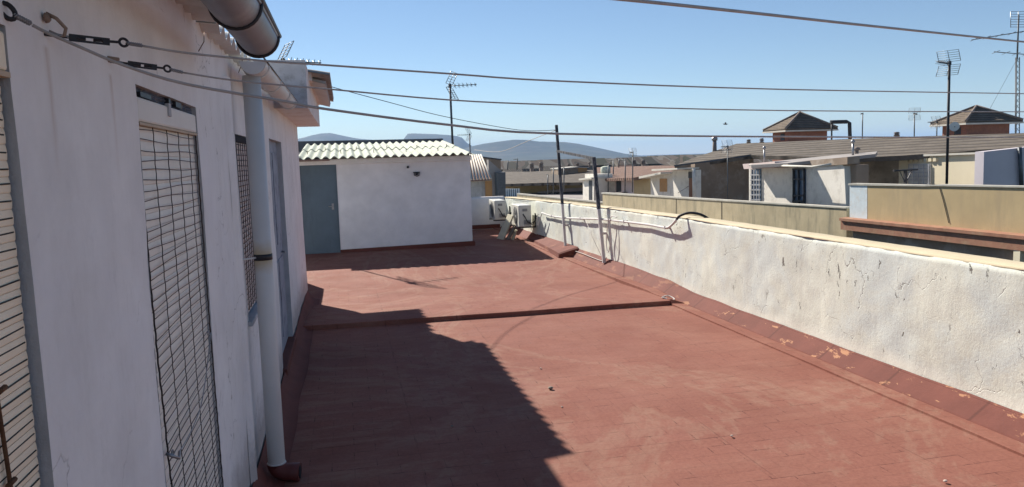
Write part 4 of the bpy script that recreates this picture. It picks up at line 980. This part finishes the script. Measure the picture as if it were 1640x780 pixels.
# ochre house with long tiled roof
f = Facade(798, 58, 968, aligned(798, 58, 'x', 968))
h3 = thing('ochre_house', 'long low ochre house with grey brown tiled roof in the middle distance', 'house', f.A)
f.poly('wall', [(798, 294), (935, 291), (968, 291), (968, 330), (798, 330)], 'n_sunochre', h3, .6, down=-1)
f.poly('plain_wall', [(860, 307), (900, 302), (936, 300), (936, 326), (860, 326)], 'n_pink', h3, .3, .5)
plane_poly('roof', ((798, 294, 57.5), (968, 291, 53), (860, 274, 66)), [(797, 295), (798, 275), (845, 275), (900, 273), (962, 272), (968, 292), (880, 292.5)], 'tile', h3, .2)
bb = f.poly('roof_room', [(905, 271.5), (938, 268.5), (938, 286), (905, 286)], 'n_mottle', h3, 2, -2); f.poly('roof_room', [(938, 268.5), (953, 269), (953, 286), (938, 286)], 'n_tandoor', h3, 2, -2)
f.poly('room_edge', [(904, 270), (938, 267), (955, 268), (955, 269.2), (938, 268.4), (904, 271.5)], 'n_fascia', h3, 2.2, -1.9)
# blue striped sheet fence
fs_ = Facade(799, 54, 833, aligned(799, 54, 'x', 833))
bs = thing('striped_fence', 'blue and white upright corrugated sheet screen below the ochre house', 'fence', fs_.A)
for i in range(10):
    x = 799 + 3.4 * i; fs_.poly('sheet', [(x, 302), (x + 1.9, 302), (x + 2.3, 320), (x + .4, 320)], 'n_bluewhite', bs, .06, .06)
fs_.poly('backing', [(799, 302.5), (833, 302.5), (834, 320), (799, 320)], 'bluedoor', bs, .05)
# striped corrugated roof hut
f = Facade(750, 29.5, 790, aligned(750, 29.5, 'x', 790))
h1 = thing('striped_roof_hut', 'hut with steep pale striped corrugated roof right beside the shed corner', 'hut', f.A)
a, b, c_, d_ = at(742, 248.5, 33), at(770, 248.5, 33), at(786.5, 287, 29.2), at(745, 289, 29.2)
nn = 8; m = MB(); m.prism([a, b, c_, d_], (0, 0, -.05)); m.build('roof', 'brownslab', h1)
m = MB()
for i in range(nn + 1): m.tube([a.lerp(b, i / nn) + UPV * .02, d_.lerp(c_, i / nn) + UPV * .02], .035, 6)
m.build('roof_ribs', 'n_fascia', h1)
f.poly('wall', [(742, 291), (779, 289), (779, 325), (742, 325)], 'reveal', h1, 2, -.3, down=-1)
f.poly('side_wall', [(779, 287), (790, 286), (790, 325), (779, 325)], 'n_tandoor', h1, 2, -.25, down=-1)
f.poly('beam', [(742, 288.5), (787, 286.5), (787, 289.5), (742, 291.8)], 'n_cream', h1, .3, .0)
# brown striped box and grey gable behind it
f = Facade(770, 38, 803, aligned(770, 38, 'x', 803))
h2 = thing('brown_block', 'brown boarded block with grey sloping gable on the left skyline', 'building', f.A)
f.poly('block', [(772, 252), (802, 256), (802, 285), (772, 285)], 'n_brown', h2, .6, down=-2)
f.poly('block_cap', [(771, 250.5), (803, 254.5), (803, 256.5), (771, 252.5)], 'slate_band', h2, .8, .06)
f.poly('gable', [(777, 256), (800, 275.5), (800, 300), (777, 300)], 'n_grey', h2, .5, .9, down=-2)
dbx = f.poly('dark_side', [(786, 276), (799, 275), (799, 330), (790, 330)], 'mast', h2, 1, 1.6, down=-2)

# brick stair towers with pyramid roofs
def tower(pxc, pye, D, lx, ly, apex, body_top, body_bot, ins, label):
    c = at(pxc, pye, D); t = thing('brick_tower', label, 'tower', (c.x, c.y, c.z - 1.2))
    x0, x1, y0, y1, z = c.x, c.x + lx, c.y, c.y + ly, c.z
    ap = at(apex[0], apex[1], D + 1.5); ax, ay = (x0 + x1) / 2, (y0 + y1) / 2; az = ap.z
    m = MB(); e = .08
    m.add([(x0, y0, z), (x1, y0, z), (x1, y1, z), (x0, y1, z), (ax, ay, az), (x0, y0, z - e), (x1, y0, z - e), (x1, y1, z - e), (x0, y1, z - e)],
          [(0, 1, 4), (1, 2, 4), (2, 3, 4), (3, 0, 4), (0, 5, 6, 1), (1, 6, 7, 2), (2, 7, 8, 3), (3, 8, 5, 0), (5, 8, 7, 6)])
    r_ = m.build('roof', 'tile_y', t)
    m = MB()
    for q in ((x0, y0), (x1, y0), (x1, y1), (x0, y1)): m.tube([(q[0], q[1], z + .03), (ax, ay, az + .03)], .07, 6)
    m.build('ridge_tiles', 'pot', r_)
    MB().box(x0 - .03, x1 + .03, y0 - .03, y1 + .03, z - e - .08, z - e - .002).build('fascia', 'n_fascia', t)
    MB().box(x0 + ins, x1 - ins, y0 + ins, y1 - ins, z - 3.2, z - e - .085).build('wall', 'n_brick', t)
    wz = z - .35
    w_ = MB().box(x0 + ins - .02, x0 + ins + .05, y0 + ins + .35, y0 + ins + .75, wz - .30, wz + .10).build('window', 'n_dark', t)
    MB().box(x0 + ins - .35, x0 + ins + 1.2, y0 + ins - .40, y0 + ins + 1.0, z - 3.2, z - e - .75).build('low_wall', 'n_brick', t)
    return t
tower(1258, 206.5, 45, 3.45, 2.5, (1281, 180.5), 0, 0, .42, 'left hand brick tower with brown pyramid tile roof on the skyline')
tower(1547, 194.5, 40, 3.55, 2.5, (1562, 170.5), 0, 0, .42, 'right hand brick tower with brown pyramid tile roof on the skyline')
# steel pipe frame
pf = thing('pipe_frame', 'black bent steel pipe rising right of the left hand tower', 'pipe', at(1361, 226, 40))
MB().tube([at(1332, 225, 40), at(1332, 196, 40)], .04, 6).tube([at(1330, 195.5, 40), at(1356, 195, 40), at(1360.5, 197, 40), at(1361.5, 226, 40)], .10, 8).build('pipe', 'dark_metal', pf)
# chimneys
def chimney(px_, yb_, yt_, D, wpx, label, pipe=False):
    b, tp = at(px_, yb_, D), at(px_, yt_, D); r_ = wpx * D / F_PX / 2; t = thing('chimney', label, 'chimney', b); h = tp.z - b.z
    if pipe:
        MB().lathe(b, [(0, r_ * .9), (h * .78, r_ * .75)], n=12).build('flue', 'pot', t); MB().lathe(b + UPV * h * .78, [(0, r_ * 1.1), (h * .12, r_ * 1.2), (h * .13, r_ * .9), (h * .22, r_ * .9)], n=12).build('cap', 'galv', t)
    else:
        MB().box(b.x - r_ * .7, b.x + r_ * .7, b.y - r_ * .7, b.y + r_ * .7, b.z - .6, b.z + h * .5).build('stack', 'pot', t)
        m = MB()
        for k in range(3): m.lathe(b + UPV * h * (.5 + .16 * k), [(0, r_ * 1.0), (h * .08, r_ * 1.05), (h * .09, r_ * .7), (h * .15, r_ * .7)], n=12)
        m.build('cap', 'pot', t)
chimney(1144.5, 254, 217, 36, 8, 'tall metal flue rising from the brown tiled roof', True)
chimney(1199, 234, 223, 40, 7, 'squat round chimney cap left of the left hand tower')
chimney(1220, 236, 221, 40, 7, 'squat round chimney cap nearest the left hand tower')
chimney(1436, 222, 211, 44, 9, 'squat round chimney cap between the two towers')
chimney(1016, 268, 256, 58, 7, 'left of the pair of flared chimneys above the pink house')
chimney(1030.5, 268, 256, 58, 7.5, 'right of the pair of flared chimneys above the pink house')
chimney(852, 276, 261, 68, 8, 'left of the two stout chimneys above the ochre house')
chimney(867, 276, 259.5, 68, 8, 'right of the two stout chimneys above the ochre house')
chimney(925, 270, 261, 66, 6, 'small chimney above the roof room left of the shorter post')
chimney(911, 272, 262, 66, 5, 'small chimney just right of the taller post')

# a bird in the sky over the roofs
c = at(1162, 199, 45); m = MB(); m.tube([c - RT * .14, c - RT * .05, c + RT * .06, c + RT * .14 + UP * .02], [.008, .03, .03, .008], 8)
brd = tag(m.build('bird', 'lamp_dark'), 'small dark bird flying above the brown gable roof', 'bird')
for sg in (-1, 1): MB().prism([c + RT * .05, c - RT * .05, c - RT * .10 + FW * sg * .22 + UP * .07, c - RT * .03 + FW * sg * .24 + UP * .07], UP * .008).build('wing', 'lamp_dark', brd)
# vents, pipes and openings on the neighbouring roofs
def roof_pipe(px_, yb_, yt_, D, r_, label, mat='galv'):
    t = thing('roof_pipe', label, 'pipe', at(px_, yb_, D)); a, b = at(px_, yb_, D), at(px_, yt_, D)
    MB().tube([a, b], r_, 8).build('pipe', mat, t); MB().lathe(b, [(0, r_ * 1.1), (.02, r_ * 2.0), (.07, r_ * 1.8), (.12, r_ * .3)], n=10).build('cowl', mat, t)
roof_pipe(1224, 262, 239, 26.5, .03, 'thin grey pipe standing at the back of the white hut roof')
roof_pipe(1366, 252, 229, 24.3, .035, 'short grey pipe at the right end of the white hut roof')
roof_pipe(1372, 247, 241, 25, .06, 'stubby vent beside the short grey pipe on the hut roof', 'pot')
roof_pipe(944, 268, 262, 55, .06, 'small vent on the roof room between the posts', 'pot')
tk = thing('water_tank', 'pale round water tank on the pink house roof', 'water tank', at(970, 276, 47)); c = at(970, 279, 47)
MB().lathe(c, [(0, .28), (.02, .30), (.42, .30), (.46, .22), (.50, .08)], n=16).build('tank', 'fibre', tk)
wl = thing('washing_line', 'little line of washing hung across the neighbouring terrace before the brown gable', 'washing line', at(1090, 312, 30)); a, b = at(1086, 309, 31.5), at(1103, 298, 31); MB().tube([a, b], .012, 5).build('line', 'cordblack', wl)
# far houses of the town
rnd = random.Random(3)
spots = [(812, 273, 170, 34, 'n_pink', 'pink walled far house with grey roof on the left skyline past the brown block'), (842, 273, 120, 24, 'n_white', 'white far house just left of the two stout chimneys'),
         (875, 269, 200, 34, 'n_ochre', 'ochre far house between the stout chimneys and the taller post'), (912, 268, 260, 22, 'n_tan', 'tan far house above the roof room between the posts'), (966, 266, 300, 22, 'n_grey', 'grey far house just right of the shorter post'),
         (994, 267, 210, 22, 'n_pink', 'pink far house left of the flared chimneys'), (1040, 265, 240, 30, 'n_white', 'white far house right of the flared chimneys'), (1074, 264, 330, 24, 'n_tan', 'tan far house over the porch roof at the end of the town strip')]
for i, (x, y, D, wpx, fm, flab) in enumerate(spots):
    t = thing('far_house', flab, 'house', at(x, y + 8, D), 'far houses below the hills')
    c = at(x, y, D); wd = wpx * D / F_PX; dp_ = wd * .8; zt = c.z - .7
    MB().box(c.x, c.x + wd, c.y, c.y + dp_, -9, zt).build('wall', fm, t)
    m = MB(); e = .4; hh = .9 + rnd.random() * .5
    m.add([(c.x - e, c.y - e, zt), (c.x + wd + e, c.y - e, zt), (c.x + wd + e, c.y + dp_ + e, zt), (c.x - e, c.y + dp_ + e, zt), (c.x - e, c.y + dp_ / 2, zt + hh), (c.x + wd + e, c.y + dp_ / 2, zt + hh)], [(0, 1, 5, 4), (2, 3, 4, 5), (0, 4, 3), (1, 2, 5), (0, 3, 2, 1)])
    m.build('roof', rnd.choice(['tile_red', 'tile_red', 'tile']), t)
    for k in range(3): wx = c.x + wd * (.2 + .28 * k); MB().box(wx, wx + .9, c.y - .05, c.y + .05, zt - 1.9, zt - .8).build('window', 'n_dark', t)

# far edge of the town, a hazy mass of roofs too many to count
tm = MB_('far_town_mixed_walls', .95); cl = tm.ramp(tm.noise(.16, 1, .5, sc=(1, .3, .4)), [(0., (.07, .06, .05)), (.36, (.13, .10, .08)), (.44, (.20, .18, .155)), (.50, (.09, .085, .07)), (.56, (.15, .12, .10)), (.62, (.06, .065, .045))], 'CONSTANT'); tm.color(cl); MAT['town'] = tm.m
m = MB(); r2_ = random.Random(11)
for i in range(900):
    px_ = r2_.uniform(560, 1240); D = 210 * (3.6 ** r2_.random()); c = at(px_, 262, D); w_ = r2_.uniform(8, 22); d_ = r2_.uniform(8, 16)
    h = 1.9 - D / F_PX * r2_.uniform(9.5, 24) - .6
    m.box(c.x, c.x + w_, c.y, c.y + d_, -9, h)
    if r2_.random() < .6: m.add([(c.x - .4, c.y - .4, h), (c.x + w_ + .4, c.y - .4, h), (c.x + w_ + .4, c.y + d_, h), (c.x - .4, c.y + d_, h), (c.x - .4, c.y + d_ / 2, h + 2), (c.x + w_ + .4, c.y + d_ / 2, h + 2)], [(0, 1, 5, 4), (2, 3, 4, 5), (0, 4, 3), (1, 2, 5)])
ft = m.build('far_town', 'town'); ft['kind'] = 'stuff'; ft['label'] = 'hazy mass of distant town roofs below the hills'; ft['category'] = 'town'

# ================================================================== HILLS
def hills(name, D, prof, mat, depth=.35, seed=0, rough=1.0, foot=-11):
    """a ridge whose crest follows the profile; real slopes fall away before and behind it"""
    m = MB(); NX = 220; xs_ = [prof[0][0] + (prof[-1][0] - prof[0][0]) * i / NX for i in range(NX + 1)]; rows = []
    fr = [-.50, -.40, -.30, -.22, -.15, -.10, -.06, -.03, 0, .03, .08, .16, .3, .5]
    for x in xs_:
        y = lerp([(a, b) for a, b in prof], x); c = at(x, y + .25 * noise.noise(Vector((x * .12, seed, 0))) * rough, D); base = Vector((c.x, c.y, 0)); dirv = (base - Vector((0, 0, 0))).normalized(); H_ = c.z
        col = []
        for t_ in fr:
            p = base + dirv * (D * t_ * depth * 2); k = max(0, 1 - abs(t_) / .5) ** 1.35
            nzz = noise.fractal(Vector((p.x / 420, p.y / 420, seed)), .9, 2.1, 5) * H_ * .20 * rough * (1 if t_ else 0) * min(1, abs(t_) * 12)
            z = foot + (H_ - foot) * k + nzz * (k ** .5)
            if t_ != 0: z = min(z, H_ - abs(t_) * H_ * .12)
            col.append((p.x, p.y, z))
        rows.append(col)
    n_ = len(fr); m.add([v for c in rows for v in c], [(i * n_ + j, (i + 1) * n_ + j, (i + 1) * n_ + j + 1, i * n_ + j + 1) for i in range(NX) for j in range(n_ - 1)], True)
    return struct(m.build(name, mat))
MAT['hill'] = simple('scrub_covered_limestone', (.038, .050, .036), .95, var=.35, scale=.004, bump=0, dirt=(.10, .09, .07))
hills('hills', 5200, [(-700, 262), (-200, 240), (100, 250), (300, 236), (420, 228), (480, 222), (500, 216.5), (515, 213.5), (530, 213), (545, 216.5), (570, 221.5), (600, 224.5), (630, 225.5), (645, 224.5), (649.5, 221), (651.5, 214.5), (656, 213.5), (680, 214.3), (700, 215), (722, 216.5), (738, 219), (744, 224), (748, 229), (760, 236), (790, 246), (840, 258), (900, 266)], 'hill', .30, 1)
hills('hills', 4200, [(690, 262), (720, 246), (750, 235.5), (775, 230), (800, 226.5), (822, 223.8), (845, 224), (862, 226.5), (880, 227), (905, 227.5), (925, 230), (950, 235), (975, 240.5), (1000, 246), (1030, 250), (1060, 254), (1100, 258), (1180, 262)], 'hill', .30, 5)
hills('hills', 6500, [(880, 266), (980, 252), (1010, 251.5), (1025, 250.5), (1036, 251), (1048, 253.5), (1062, 252.2), (1080, 253.8), (1110, 255), (1200, 250), (1330, 246), (1500, 240), (1700, 232), (2100, 225), (2500, 235)], 'hill', .25, 9)

# ================================================================== AIR
hz = MB().box(-12100, 12100, -12100, 12100, -12, 215)
hm = bpy.data.materials.new('pale_air_haze'); hm.use_nodes = True; t_ = hm.node_tree; t_.nodes.clear()
o_ = t_.nodes.new('ShaderNodeOutputMaterial'); v_ = t_.nodes.new('ShaderNodeVolumePrincipled'); v_.inputs['Color'].default_value = (.36, .60, 1.0, 1); v_.inputs['Density'].default_value = 0.95e-4; v_.inputs['Anisotropy'].default_value = .0
t_.links.new(v_.outputs[0], o_.inputs['Volume'])
ho = hz.build('haze', hm); ho['kind'] = 'stuff'
